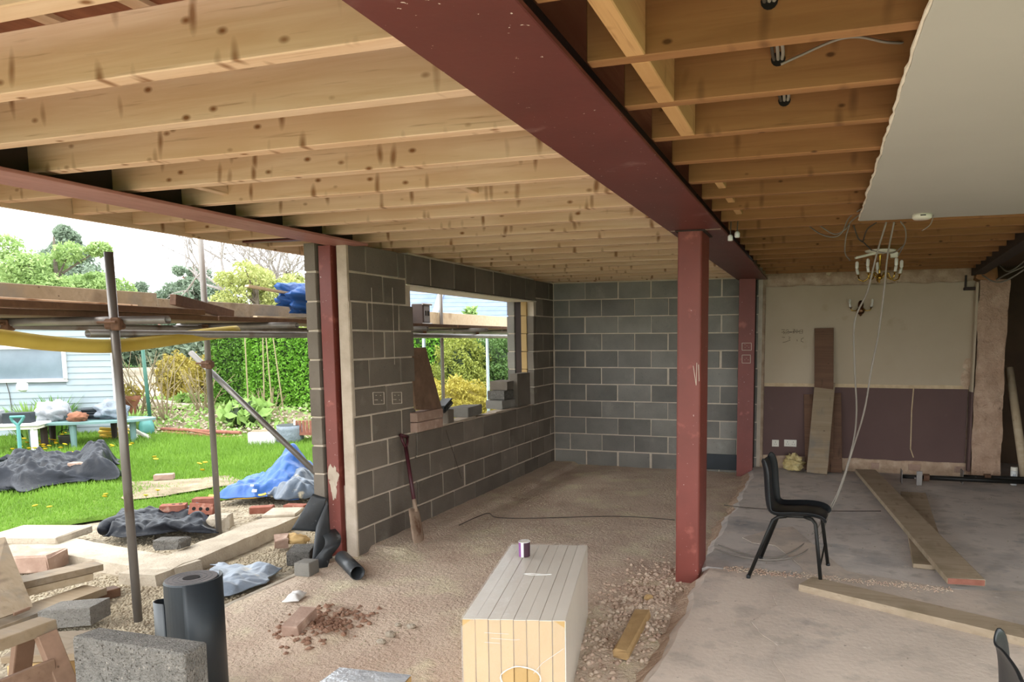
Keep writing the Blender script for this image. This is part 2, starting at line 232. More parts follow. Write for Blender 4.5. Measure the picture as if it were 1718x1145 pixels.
# ------------------------------------------------------------------ mesh helpers
def frame(p0, p1, up=(0, 0, 1)):
    d = Vector(p1)-Vector(p0); d.normalize(); u = Vector(up); s = u.cross(d)
    if s.length < 1e-5: s = Vector((0, 1, 0)).cross(d)
    s.normalize(); u = d.cross(s); return Matrix((d, s, u)).transposed()
class MB:
    def __init__(s): s.v = []; s.f = []
    def add(s, vs, fs):
        o = len(s.v); s.v += [tuple(v) for v in vs]; s.f += [tuple(i+o for i in f) for f in fs]; return s
    def box(s, c, d, R=None, b=0, jit=0):
        """box centred on c with full sizes d; chamfered by b; corners jittered by jit"""
        hx, hy, hz = d[0]/2, d[1]/2, d[2]/2; c = Vector(c)
        if b <= 0:
            vs = [Vector((x*hx, y*hy, z*hz)) for x in (-1, 1) for y in (-1, 1) for z in (-1, 1)]
            fs = [(0, 1, 3, 2), (4, 6, 7, 5), (0, 4, 5, 1), (2, 3, 7, 6), (0, 2, 6, 4), (1, 5, 7, 3)]
        else:
            vs = []; idx = {}
            for x in (-1, 1):
                for y in (-1, 1):
                    for z in (-1, 1):
                        for a in range(3):
                            q = [x*(hx-b), y*(hy-b), z*(hz-b)]; q[a] = (x, y, z)[a]*(hx, hy, hz)[a]
                            idx[(x, y, z, a)] = len(vs); vs.append(Vector(q))
            fs = []
            def face(ids, nrm):
                p = [vs[i] for i in ids]; n = (p[1]-p[0]).cross(p[2]-p[0])
                fs.append(tuple(ids if n.dot(nrm) > 0 else ids[::-1]))
            for a in range(3):
                o = [i for i in range(3) if i != a]
                for sg in (-1, 1):
                    ids = []
                    for u, w in ((-1, -1), (1, -1), (1, 1), (-1, 1)):
                        k = [0, 0, 0]; k[a] = sg; k[o[0]] = u; k[o[1]] = w; ids.append(idx[(*k, a)])
                    nv = Vector((0, 0, 0)); nv[a] = sg; face(ids, nv)
            for a in range(3):
                o = [i for i in range(3) if i != a]
                for u in (-1, 1):
                    for w in (-1, 1):
                        ids = []
                        for sg, ax in ((-1, o[0]), (1, o[0]), (1, o[1]), (-1, o[1])):
                            k = [0, 0, 0]; k[a] = sg; k[o[0]] = u; k[o[1]] = w; ids.append(idx[(*k, ax)])
                        nv = Vector((0, 0, 0)); nv[o[0]] = u; nv[o[1]] = w; face(ids, nv)
            for x in (-1, 1):
                for y in (-1, 1):
                    for z in (-1, 1): face([idx[(x, y, z, a)] for a in range(3)], Vector((x, y, z)))
        if jit: vs = [v+Vector([random.uniform(-jit, jit) for _ in range(3)]) for v in vs]
        if R is not None: vs = [R @ v for v in vs]
        return s.add([v+c for v in vs], fs)
    def plank(s, p0, p1, w, t, up=(0, 0, 1), b=.004, jit=0):
        """bar from p0 to p1 (centre line), w across, t along up"""
        p0 = Vector(p0); p1 = Vector(p1); return s.box((p0+p1)/2, ((p1-p0).length, w, t), frame(p0, p1, up), b, jit)
    def tube(s, pts, r, n=10, caps=True, hollow=False):
        pts = [Vector(p) for p in pts]; k = len(pts); rs = r if isinstance(r, (list, tuple)) else [r]*k
        t = (pts[1]-pts[0]).normalized(); u = t.orthogonal().normalized(); vs = []; fs = []
        for i, p in enumerate(pts):
            a = pts[min(i+1, k-1)]-pts[max(i-1, 0)]
            if a.length > 1e-9: a.normalize(); q = t.rotation_difference(a); u = q @ u; t = a
            w = t.cross(u)
            vs += [p+(u*math.cos(2*math.pi*j/n)+w*math.sin(2*math.pi*j/n))*rs[i] for j in range(n)]
        for i in range(k-1):
            for j in range(n): fs.append((i*n+j, i*n+(j+1) % n, (i+1)*n+(j+1) % n, (i+1)*n+j))
        if caps: fs.append(tuple(range(n))[::-1]); fs.append(tuple(range((k-1)*n, k*n)))
        return s.add(vs, fs)
    def pipe(s, p0, p1, r, t=.004, n=14):
        """straight hollow tube with open ends"""
        p0 = Vector(p0); p1 = Vector(p1); d = (p1-p0).normalized(); u = d.orthogonal().normalized(); w = d.cross(u); vs = []
        for p, rr in ((p0, r), (p1, r), (p1, r-t), (p0, r-t)):
            vs += [p+(u*math.cos(2*math.pi*j/n)+w*math.sin(2*math.pi*j/n))*rr for j in range(n)]
        fs = [(i*n+j, i*n+(j+1) % n, ((i+1) % 4)*n+(j+1) % n, ((i+1) % 4)*n+j) for i in range(4) for j in range(n)]
        return s.add(vs, fs)
    def lathe(s, c, prof, n=20, R=None):
        c = Vector(c); vs = []; fs = []; k = len(prof)
        for (r, z) in prof:
            for j in range(n):
                v = Vector((r*math.cos(2*math.pi*j/n), r*math.sin(2*math.pi*j/n), z)); vs.append((R @ v if R is not None else v)+c)
        for i in range(k-1):
            for j in range(n): fs.append((i*n+j, i*n+(j+1) % n, (i+1)*n+(j+1) % n, (i+1)*n+j))
        if prof[0][0] > 1e-6: fs.append(tuple(range(n))[::-1])
        if prof[-1][0] > 1e-6: fs.append(tuple(range((k-1)*n, k*n)))
        return s.add(vs, fs)
    def prism(s, poly, off):
        """polygon (3-D points) extruded by vector off"""
        n = len(poly); o = Vector(off); a = [Vector(p) for p in poly]
        return s.add(a+[p+o for p in a], [tuple(range(n))[::-1], tuple(range(n, 2*n))]+[(i, (i+1) % n, n+(i+1) % n, n+i) for i in range(n)])
    def blob(s, c, r, sub=2, amp=.25, seed=0, freq=1.6, flat=0):
        """lumpy rounded body"""
        c = Vector(c); r = r if isinstance(r, (list, tuple)) else (r, r, r)
        n, k = 10*sub, 6*sub; vs = []; fs = []
        for i in range(k+1):
            th = math.pi*i/k
            for j in range(n):
                d = Vector((math.sin(th)*math.cos(2*math.pi*j/n), math.sin(th)*math.sin(2*math.pi*j/n), math.cos(th)))
                q = 1+amp*(noise.noise(d*freq+Vector((seed*7.3, seed, 0))) + .5*noise.noise(d*freq*2.7+Vector((seed, 3, seed*2.1))))
                v = Vector((d.x*r[0]*q, d.y*r[1]*q, d.z*r[2]*q))
                if flat: v.z = max(v.z, -flat*r[2])
                vs.append(c+v)
        for i in range(k):
            for j in range(n): fs.append((i*n+j, (i+1)*n+j, (i+1)*n+(j+1) % n, i*n+(j+1) % n))
        return s.add(vs, fs)
def origin(o):
    l = Vector((0, 0, 0))
    while o is not None: l += o.location; o = o.parent
    return l
def props(o, label=None, cat=None, group=None, kind=None):
    if label: o['label'] = label
    if cat: o['category'] = cat
    if group: o['group'] = group
    if kind: o['kind'] = kind
    return o
def thing(name, loc, label=None, cat=None, group=None, kind=None):
    o = bpy.data.objects.new(name, None); o.empty_display_size = .1; COL.objects.link(o); o.location = Vector(loc); return props(o, label, cat, group, kind)
def obj(name, mb, mat, parent=None, label=None, cat=None, group=None, kind=None, smooth=False, local=False):
    vs, fs = (mb.v, mb.f) if isinstance(mb, MB) else mb
    vs = np.array(vs, dtype=float).reshape(-1, 3)
    me = bpy.data.meshes.new(name)
    if parent is not None: off = Vector((0, 0, 0)) if local else origin(parent); loc = Vector((0, 0, 0))
    else:
        lo, hi = vs.min(0), vs.max(0); off = Vector(((lo[0]+hi[0])/2, (lo[1]+hi[1])/2, lo[2])) if not local else Vector((0, 0, 0)); loc = off
    me.from_pydata([tuple(v) for v in (vs-np.array(off))], [], fs); me.update()
    if smooth: me.polygons.foreach_set('use_smooth', [True]*len(me.polygons))
    me.materials.append(M[mat] if isinstance(mat, str) else mat)
    o = bpy.data.objects.new(name, me); COL.objects.link(o); o.location = loc; o.parent = parent
    return props(o, label, cat, group, kind)
def fast(name, V, F, mat, parent=None, **kw):
    """big mesh from numpy: V (n,3), F (k, m)"""
    me = bpy.data.meshes.new(name); n, mm = F.shape; off = np.array(origin(parent)) if parent is not None else np.zeros(3)
    me.vertices.add(len(V)); me.vertices.foreach_set('co', (V-off).astype(np.float32).ravel())
    me.loops.add(n*mm); me.loops.foreach_set('vertex_index', F.astype(np.int32).ravel())
    me.polygons.add(n); me.polygons.foreach_set('loop_start', np.arange(0, n*mm, mm, dtype=np.int32)); me.polygons.foreach_set('loop_total', np.full(n, mm, dtype=np.int32))
    me.update(calc_edges=True); me.materials.append(M[mat]); o = bpy.data.objects.new(name, me); COL.objects.link(o); o.parent = parent
    return props(o, **kw)
def inst(src, name, loc, rot=(0, 0, 0), parent=None):
    o = bpy.data.objects.new(name, src if isinstance(src, bpy.types.Mesh) else src.data); COL.objects.link(o); o.parent = parent
    o.location = Vector(loc)-(origin(parent) if parent is not None else Vector((0, 0, 0))); o.rotation_euler = rot; return o
def leaves(name, pts, size, mat, parent=None, up=0., **kw):
    """a leaf (diamond, folded out of plane) at each point"""
    n = len(pts); a = RNG.normal(size=(n, 3)); a[:, 2] += up; a /= np.linalg.norm(a, axis=1)[:, None]
    b = RNG.normal(size=(n, 3)); b -= (b*a).sum(1)[:, None]*a; b /= np.linalg.norm(b, axis=1)[:, None]
    s = (size*RNG.uniform(.6, 1.3, n))[:, None]
    V = np.stack([pts-a*s, pts+b*s*.45, pts+a*s, pts-b*s*.45], 1).reshape(-1, 3)
    return fast(name, V, np.arange(4*n).reshape(n, 4), mat, parent, **kw)
def pebbles(name, pts, size, mat, parent=None, **kw):
    n = len(pts); s = size if isinstance(size, np.ndarray) else RNG.uniform(.4, 1.0, n)*size
    base = np.array([(1, 0, 0), (0, 1, 0), (-1, 0, 0), (0, -1, 0), (0, 0, .7), (0, 0, -.7)], float)
    V = base[None]*RNG.uniform(.55, 1.3, (n, 6, 1))*s[:, None, None]
    an = RNG.uniform(0, 6.28, n); c, q = np.cos(an), np.sin(an)
    V = np.stack([V[:, :, 0]*c[:, None]-V[:, :, 1]*q[:, None], V[:, :, 0]*q[:, None]+V[:, :, 1]*c[:, None], V[:, :, 2]], 2)+pts[:, None, :]
    F = np.array([(0, 1, 4), (1, 2, 4), (2, 3, 4), (3, 0, 4), (1, 0, 5), (2, 1, 5), (3, 2, 5), (0, 3, 5)])
    return fast(name, V.reshape(-1, 3), (F[None]+6*np.arange(n)[:, None, None]).reshape(-1, 3), mat, parent, **kw)
def fbm(x, y, f=1., o=4, seed=0):
    r = 0; a = 1
    for i in range(o): r += a*noise.noise(Vector((x*f+seed, y*f-seed*1.7, seed*.37+i*5.1))); a *= .5; f *= 2.1
    return r
def sheet(c4, nu, nv, hfun):
    """grid over four ground corners, height from hfun(u, v, x, y)"""
    c = [Vector(p) for p in c4]; vs = []; fs = []
    for i in range(nu+1):
        for j in range(nv+1):
            u, v = i/nu, j/nv; p = (c[0]*(1-u)+c[1]*u)*(1-v)+(c[3]*(1-u)+c[2]*u)*v
            d = hfun(u, v, p.x, p.y); vs.append((p.x+d[0], p.y+d[1], p.z+d[2]))
    for i in range(nu):
        for j in range(nv): a = i*(nv+1)+j; fs.append((a, a+nv+1, a+nv+2, a+1))
    return vs, fs
def crumple(name, c4, h, mat, label, cat, seed=0, n=34, fold=.05, edge=.12, parent=None, group=None, rag=.12):
    def hf(u, v, x, y):
        e = min(u, 1-u, v, 1-v); k = min(1, e/edge); k = k*k*(3-2*k)
        vd = noise.voronoi(Vector((x*4.2+seed, y*4.2+.6*noise.noise(Vector((x*3, y*3, seed*1.))), seed*1.3)))[0]; vd2 = noise.voronoi(Vector((x*9+seed, y*9, seed*2.3)))[0]
        rg = 1-abs(noise.noise(Vector((x*1.7+seed, y*1.7, seed*2.)))*2.0); rg2 = 1-abs(noise.noise(Vector((x*5+seed*3, y*3.2, seed+9)))*2)
        z = .012+h(u, v)*k+fold*.55*max(0, rg)*(.35+.65*k)+fold*.3*rg2*(.3+.7*k)+fold*(1.3*(vd[1]-vd[0])+.7*(vd2[1]-vd2[0]))*(.35+.65*k)
        return (rag*(1-k)*noise.noise(Vector((x*3, y*3, seed+4.)))*2, rag*(1-k)*noise.noise(Vector((x*3+9, y*3, seed+2.)))*2, max(z, .006))
    o = obj(name, sheet(c4, n, n, hf), mat, parent, label, cat, group, smooth=True)
    md = o.modifiers.new('t', 'SOLIDIFY'); md.thickness = .006; md.offset = -1; return o

# ================================================================== STRUCTURE
SL = .09          # top of the old concrete slab
ZC = [-.025+.225*i for i in range(11)]   # bottoms of block courses
JO = 2.46         # underside of joists
# ---- floors
def eh(x, y):
    z = .010*fbm(x, y, 1.1, 3, 2)+.007*fbm(x, y, 7, 2, 5)
    if x < .42: z += .035*max(0, min(1, (.34+.05*fbm(y, 0, 2, 2, 3)-x)/.05))*(1 if y > -4.3 else 0)
    d = math.hypot((x-2.45)/.45, (y+5.0)/.9); z += .05*max(0, 1-d)*(.6+fbm(x, y, 4, 3, 8))
    d = math.hypot((x-.70)/.22, (y+5.85)/.22); z += .06*max(0, 1-d)
    d = math.hypot((x-.55)/.2, (y+5.55)/.16); z += .05*max(0, 1-d)
    return z
nx, ny = 90, 230; X0, X1, Y0, Y1 = -.14, 2.95, -10.4, .12
vs = [(x, y, eh(x, y)) for x in np.linspace(X0, X1, nx+1) for y in np.linspace(Y0, Y1, ny+1)]
fs = [(i*(ny+1)+j, (i+1)*(ny+1)+j, (i+1)*(ny+1)+j+1, i*(ny+1)+j+1) for i in range(nx) for j in range(ny)]
floor = obj('floor', (vs, fs), 'earth', kind='structure', label='dusty bare earth floor of the extension strewn with grit', smooth=True)
obj('floor_edge', MB().box((-.155, -5.5, -.06), (.05, 2.4, .13), None, .006, .004), 'concrete', floor)
# slab: ragged left edge, two pours with a gap between them
def ragged(x, y0, y1, n, amp, seed): return [(x+amp*fbm(y0+(y1-y0)*i/n, 1, 2.3, 4, seed), y0+(y1-y0)*i/n) for i in range(n+1)]
slab = thing('floor_slab', (4.5, -4, 0), 'old concrete floor slab with a ragged broken edge', None, None, 'structure')
def slabpart(name, left, xr, mat, top):
    mb = MB(); n = len(left)
    a = [Vector((x, y, top)) for x, y in left]; b = [Vector((x-.03-.03*random.random(), y, top-.02-.02*random.random())) for x, y in left]; c = [Vector((x-.13-.06*random.random(), y, -.02)) for x, y in left]
    r = [Vector((xr, y, top)) for x, y in left]
    obj('broken_lip', ([tuple(v+Vector((0, 0, .001))) for v in b]+[tuple(v) for v in c], [(n+i, i, i+1, n+i+1) for i in range(n-1)]), 'slab_edge', slab)
    V = a+b+c+r; F = []
    for i in range(n-1):
        F += [(i, 3*n+i, 3*n+i+1, i+1), (n+i, i, i+1, n+i+1), (2*n+i, n+i, n+i+1, 2*n+i+1)]
    V += [Vector((xr, left[0][1], -.12)), Vector((xr, left[-1][1], -.12))]
    F += [(0, n, 2*n, 4*n, 3*n), (n-1, 4*n-1, 4*n+1, 3*n-1, 2*n-1)]
    return obj(name, (V, F), mat, slab)
obj('slab_beyond', MB().box((6.7, .6, .0), (3.1, 1.25, .16)), 'slab_far', slab)
slabpart('slab_near', ragged(2.74, -10.4, -4.25, 60, .05, 3), 7.2, 'slab', SL)
slabpart('slab_far', ragged(2.72, -4.21, -.02, 44, .05, 6), 7.2, 'slab_far', SL-.004)
# broken-off lip pieces along the slab edge
lay_ = [P(x, y, 'z', SL)[:2] for x, y in ((1330, 885), (1292, 888), (1268, 897), (1245, 903), (1262, 912), (1300, 916), (1318, 930), (1342, 950), (1350, 962), (1338, 972), (1312, 985), (1296, 1000), (1304, 1016), (1282, 1030), (1262, 1046), (1280, 1068), (1306, 1084), (1296, 1110), (1318, 1140), (1330, 1180), (1900, 1180), (1900, 1000), (1600, 990), (1420, 960))]
pl_ = []
for i in range(len(lay_)):
    a_, b_ = Vector(lay_[i]), Vector(lay_[(i+1) % len(lay_)]); k_ = 6
    for j in range(k_):
        q_ = a_+(b_-a_)*j/k_; pl_.append((q_.x+.008*fbm(q_.x, q_.y, 14, 3, 2), q_.y+.008*fbm(q_.x, q_.y, 14, 3, 5), SL))
obj('screed_layer', MB().prism(pl_, (0, 0, .004)), 'slab', slab)
# ---- garden ground
gnd = thing('ground', (-8, 0, -.05), 'gravelly ground outside the building', None, None, 'structure')
def gh(x, y): return -.05+.02*fbm(x, y, .8, 3, 1)
gx = np.concatenate([np.linspace(-.16, -4, 48), np.linspace(-4.3, -14, 34), np.linspace(-16, -40, 10)]); gy = np.concatenate([np.linspace(-30, -9, 10), np.linspace(-8.6, 2, 90), np.linspace(2.5, 30, 18)])
vs = [(x, y, gh(x, y)) for x in gx for y in gy]; k2 = len(gy)
obj('gravel_ground', (vs, [(i*k2+j, i*k2+j+1, (i+1)*k2+j+1, (i+1)*k2+j) for i in range(len(gx)-1) for j in range(k2-1)]), 'gravel', gnd, smooth=True)
obj('far_field', ([(-160, -60, -.12), (160, -60, -.12), (160, 200, -.12), (-160, 200, -.12)], [(0, 1, 2, 3)]), 'field', gnd)
# lawn outline (x as a function of y on the near side)
LE = [(-30, -9.), (-6.5, -6.6), (-4.9, -5.7), (-3.5, -4.75), (-3.05, -3.9), (-2.95, -3.3), (-2.6, -2.6), (-2.0, -1.9), (-1.7, 0), (-1.8, 1.2)]
def lawn_edge(y):
    pts = sorted(LE, key=lambda p: p[1])
    return float(np.interp(y, [p[1] for p in pts], [p[0] for p in pts]))+.12*fbm(y, 0, 1.6, 3, 4)
def lh(x, y): return .0+.018*fbm(x, y, .9, 3, 7)
ys = np.linspace(-9, 1.6, 120); vs = []; fs = []
for y in ys:
    e = lawn_edge(y)
    for u in np.linspace(0, 1, 40): x = e-(u**1.7)*14; vs.append((x, y, lh(x, y)-.035*(u < .001)))
fs = [(i*40+j, (i+1)*40+j, (i+1)*40+j+1, i*40+j+1) for i in range(len(ys)-1) for j in range(39)]
lawn = obj('lawn', (vs, [f[::-1] for f in fs]), 'lawn', kind='structure', label='green garden lawn with dandelions', smooth=True)
crn = [P(x, y, "z", .0) for x, y in ((205, 842), (400, 815), (385, 800), (215, 812))]
obj('worn_patch', sheet(crn, 24, 12, lambda u, v, x, y: (.10*fbm(x, y, 2, 3, 4), .10*fbm(x, y, 2, 3, 7), .024+.01*fbm(x, y, 3, 2, 2)-.06*max(0, .18-min(u, 1-u, v, 1-v)))), 'soil', lawn, smooth=True)
n = 150000; yy = RNG.uniform(-6.2, 1.55, n); u = RNG.uniform(0, 1, n)**1.25; e = np.array([lawn_edge(y) for y in np.linspace(-6.2, 1.55, 400)]); ee = np.interp(yy, np.linspace(-6.2, 1.55, 400), e)
xx = ee-.02-u*9.5
bare = np.exp(-(((xx+3.9)/.9)**2+((yy+2.55-.25*(xx+3.9))/.25)**2))
keep = (RNG.uniform(0, 1, n) > bare*1.1) & (xx > -11.2); xx, yy, ee = xx[keep], yy[keep], ee[keep]; n = len(xx)
hh = RNG.uniform(.03, .075, n)*np.clip(.35+(ee-xx)*.35, .35, 1)*(1+.9*np.exp(-((yy-.2)/1.0)**2)); an = RNG.uniform(0, 6.28, n); w = .006+.004*(ee-xx)/4; ln = RNG.normal(0, .35, (n, 2))*hh[:, None]
zz = np.array([lh(a, b) for a, b in zip(xx, yy)])
V = np.stack([np.stack([xx-np.cos(an)*w, yy-np.sin(an)*w, zz-.01], 1), np.stack([xx+np.cos(an)*w, yy+np.sin(an)*w, zz-.01], 1), np.stack([xx+ln[:, 0], yy+ln[:, 1], zz+hh], 1)], 1).reshape(-1, 3)
fast('grass', V, np.arange(3*n).reshape(n, 3), 'grass', label='bright green grass blades covering the lawn', cat='grass', kind='stuff')
# gravel lying in the trench and on the strip by the kerb
def scatter(n, x0, x1, y0, y1, zf): x = RNG.uniform(x0, x1, n); y = RNG.uniform(y0, y1, n); return np.stack([x, y, [zf(a, b) for a, b in zip(x, y)]], 1)
g1 = scatter(9000, -.98, -.4, -6.6, -3.3, gh); g2 = scatter(5000, -2.9, -.3, -6.4, -5.3, gh); g3 = scatter(2500, -3.0, -1.2, -5.0, -2.2, gh)
pebbles('gravel', np.concatenate([g1, g2, g3]), .019, 'stone', label='loose pale gravel lying in the trench beside the kerb', cat='gravel', kind='stuff')
f1 = scatter(9000, 0, 2.7, -7.6, -.1, eh); f2 = scatter(5000, .2, 1.6, -4.6, -1.2, eh)
pebbles('floor_grit', np.concatenate([f1, f2]), .0075, 'stone', label='fine pale grit scattered over the earth floor', cat='grit', kind='stuff')
x = RNG.normal(2.42, .16, 1500); y = RNG.normal(-4.95, .45, 1500); pts = np.stack([x, y, [eh(a, b)+.005 for a, b in zip(x, y)]], 1); pts = pts[(pts[:, 0] < 2.62)]
pebbles('rubble', pts, RNG.uniform(.12, 1, len(pts))**2*.022+.004, 'rubble', label='pinkish rubble heaped at the foot of the red column', cat='rubble', kind='stuff')
x = RNG.uniform(2.85, 4.3, 900); y = -4.23-.03*(x-2.8)+RNG.normal(0, .03, 900); pebbles('gap_rubble', np.stack([x, y, np.full(900, SL+.003)], 1), .011, 'rubble', label='crumbled bits filling the gap across the slab', cat='rubble', kind='stuff')
x = RNG.uniform(2.76, 5.5, 400); y = RNG.uniform(-6.8, -.6, 400); pebbles('slab_grit', np.stack([x, y, np.full(400, SL+.002)], 1), .006, 'stone', label='sparse grit on the concrete slab', cat='grit', kind='stuff')
# ---- block walls
BC = {}
def block_mesh(l, h, t, mat):
    k = (round(l, 2), round(h, 2), t, mat)
    if k not in BC:
        mb = MB().box((0, 0, 0), (k[0], t, k[1]), None, .004, .0022); me = bpy.data.meshes.new('block'); me.from_pydata(mb.v, [], mb.f); me.update(); me.materials.append(M[mat]); BC[k] = me
    return BC[k]
def lay(parent, axis, face, segs, z, h, off, mat, t=.1, name='block'):
    """lay one course; axis 'x' or 'y' runs along the wall, face = room-side plane, segs = free lengths"""
    for (a, b) in segs:
        p = a; cuts = [a]
        s = off
        while s <= a+.06: s += .45
        while s < b-.06: cuts.append(s); s += .45
        cuts.append(b)
        for c0, c1 in zip(cuts[:-1], cuts[1:]):
            g = .014+random.choice((0, 0, 0, .004, .014)); l = c1-c0-g
            me = block_mesh(l, h-.014, t, mat); m_ = (c0+c1)/2+random.uniform(-.002, .002); q = random.uniform(-.002, .003)
            if axis == 'y': inst(me, name, (face-t/2+q, m_, z+h/2), (0, 0, math.pi/2), parent)
            else: inst(me, name, (m_, face+t/2-q, z+h/2), (0, 0, 0), parent)
YN, OY0, OY1, OZ0, OZ1 = -4.434, -3.53, -.73, .875, 2.185
wl = obj('wall_left', MB().box((-.0515, (YN+OY0)/2-.015, 1.2), (.090, OY0-YN-.038, 2.47)).box((-.0515, OY1/2+.02, 1.2), (.090, -OY1-.04, 2.47)).box((-.0515, (OY0+OY1)/2, .42), (.090, OY1-OY0, .9)).box((-.0515, (OY0+OY1)/2, 2.33), (.090, OY1-OY0+.1, .26)),
         'mortar', kind='structure', label='dark concrete block inner wall with a large window opening')
for i, z in enumerate(ZC):
    if i == 0: z0, h = z-.1, .325
    else: z0, h = z, .225
    mid = z+.11; off = YN+(.225 if i % 2 == 0 else .45)
    if mid < OZ0: segs = [(YN, 0)]
    elif z+.2 > OZ1: segs = [(YN, OY0-.11), (OY1+.1, 0)]
    else: segs = [(YN, OY0), (OY1, 0)]
    lay(wl, 'y', 0, segs, z0, h, off, 'block')
lay(wl, 'y', 0, [(OY0-.11, OY1+.1)], OZ1, 2.45-OZ1, YN+.33, 'block')
obj('mortar_band', MB().box((-.045, YN-.012, 1.2), (.095, .03, 2.46), None, .006, .006).box((.002, YN-.008, 1.55), (.012, .03, .9), None, .003, .004), 'mortar_band', wl)
wo = obj('wall_outer', MB().box((-.303, (YN+OY0)/2-.02, 1.2), (.09, OY0-YN+.06, 2.47)).box((-.30, .2, 1.2), (.084, 1.85, 2.47)).box((-.30, (OY0+OY1)/2, .40), (.084, OY1-OY0+.02, .86)).box((-.30, (OY0+OY1)/2, 2.33), (.084, OY1-OY0+.02, .22)), 'mortar', kind='structure', label='grey block outer leaf of the cavity wall')
for i, z in enumerate(ZC):
    a, hgt = (z-.1, .325) if i == 0 else (z, .225)
    inst(block_mesh(.44 if i % 2 else .22, hgt-.011, .1, 'block'), 'block', (-.305, YN-.06+(.22 if i % 2 else .11), a+hgt/2), (0, 0, math.pi/2), wo)
    if OZ0-.1 < z+.05 < OZ1-.05:
        inst(block_mesh(.44 if i % 2 else .22, .214, .1, 'block_blue'), 'block', (-.305, OY1+(.22 if i % 2 else .11)-.004, z+.1125), (0, 0, math.pi/2), wo)
        obj('insulation_board', MB().box((-.128, OY1+.2, z+.1125), (.075, .40, .219), None, .003, .002), 'pir', wl)
obj('cavity_gap_shade', MB().box((-.205, OY1+.16, 1.53), (.085, .3, 1.3), None, .003), 'steel_dark', wo)  # dark fill puts the shade of the open cavity gap into colour
lint = obj('lintel', MB().box((-.17, (OY0+OY1)/2, OZ1-.006), (.36, OY1-OY0+.2, .012), None, .002), 'gypsum', wo)
# sill layer of mortar under the opening
obj('sill_mortar', MB().box((-.05, (OY0+OY1)/2, OZ0+.004), (.1, OY1-OY0, .016), None, .004, .004), 'mortar_band', wl)
# chalked socket outlines and level lines on the wall
def strokes(name, segs, r, mat, parent, n=4): 
    mb = MB()
    for s in segs: mb.tube(s, r, n)
    return obj(name, mb, mat, parent)
def W0(px, py): p = P(px, py, 'x', .002); return (.003, p[1], p[2])
for (x0, x1, y0, y1) in ((625.5, 644, 658.5, 679), (657.5, 673.5, 658.5, 678)):
    c = [W0(x0, y0+.5), W0(x1, y0), W0(x1+.5, y1-1), W0(x0+1, y1)]
    sg = [[c[i], c[(i+1) % 4]] for i in range(4)]; wx, wy = x1-x0, y1-y0
    for (a, b) in ((.25, .25), (.65, .25), (.35, .62), (.75, .66)): sg.append([W0(x0+a*wx, y0+b*wy), W0(x0+a*wx+1.6, y0+b*wy+.3)])
    sg.append([W0(x0+.15*wx, y0+.63*wy), W0(x0+.35*wx, y0+.63*wy)])
    strokes('chalk_socket', sg, .0028, 'chalk', wl)
strokes('chalk_line', [[W0(623, 483), W0(627, 600)], [W0(658, 483), W0(662, 612)]], .0016, 'chalk', wl)
strokes('pencil_line', [[W0(748, 722), W0(755, 745), W0(763, 768), W0(774, 804)]], .0022, 'ink', wl)
# back block wall
wb = obj('wall_back', MB().box((1.20, .0535, 1.33), (3.12, .096, 2.73)), 'mortar', kind='structure', label='bluish grey concrete block end wall')
for i, z in enumerate(ZC):
    z0, h = (z-.1, .325) if i == 0 else (z, .225)
    lay(wb, 'x', 0, [(0, 2.72)], z0, h, .45 if i % 2 == 0 else .225, 'block_blue')
obj('damp_strip', MB().box((2.25, -.012, .13), (.5, .02, .20), None, .004, .006), 'dpm', wb)
# ---- old plastered wall on the right of the far column
wp = obj('wall_back_plaster', MB().box((3.97, .11, 1.3), (2.5, .18, 2.62)), 'bare', kind='structure', label='old cream and brown painted plaster wall stripped at top and foot')
def panel(name, pts, th, mat, parent, y=.02):
    return obj(name, MB().prism([(x, y, z) for x, z in pts], (0, -th, 0)), mat, parent)
def rag_edge(x0, x1, z, n, amp, seed): return [(x0+(x1-x0)*i/n, z+amp*fbm(x0+(x1-x0)*i/n, z, 5, 3, seed)) for i in range(n+1)]
panel('plaster_upper', rag_edge(2.80, 5.12, 1.15, 30, .006, 1)+rag_edge(5.12, 2.80, 2.335, 40, .018, 2), .035, 'plaster', wp)
panel('plaster_lower', rag_edge(2.80, 5.10, .245, 40, .012, 3)+rag_edge(5.10, 2.80, 1.108, 10, .003, 4), .035, 'maroon', wp)
panel('dado_strip', rag_edge(2.80, 5.11, 1.104, 30, .004, 5)+rag_edge(5.11, 2.80, 1.153, 30, .004, 6), .03, 'dado', wp)
panel('skirting_scar', rag_edge(2.80, 5.12, .06, 4, .0, 5)+rag_edge(5.12, 2.80, .243, 30, .008, 9), .026, 'bare', wp)
for (px, w) in ((1468, .09), (1534, .13), (1610, .11)):
    p = P(px, 782, 'y', -.008); obj('brick', MB().box((p[0], -.006, .165), (w, .02, .075), None, .004, .003), 'brick_dusty', wp)
for (px, pz, w, hh_) in ((1627, 612, .13, .14), (1621, 637, .1, .22)):
    p = P(px, pz, 'y', -.016); obj('plaster_scar', MB().blob((p[0], -.015, p[2]), (w/2+.01, .006, hh_/2), 1, .35, px), 'bare', wp)
p = P(1533, 650, 'y', -.02); p2 = P(1531, 768, 'y', -.02)
obj('surface_cable', MB().tube([(p[0], -.02, p[2]), (p[0]-.012, -.02, (p[2]*2+p2[2])/3), (p[0]-.008, -.02, p2[2]+.1), (p2[0]+.01, -.02, p2[2])], .007, 6), 'dado', wp)
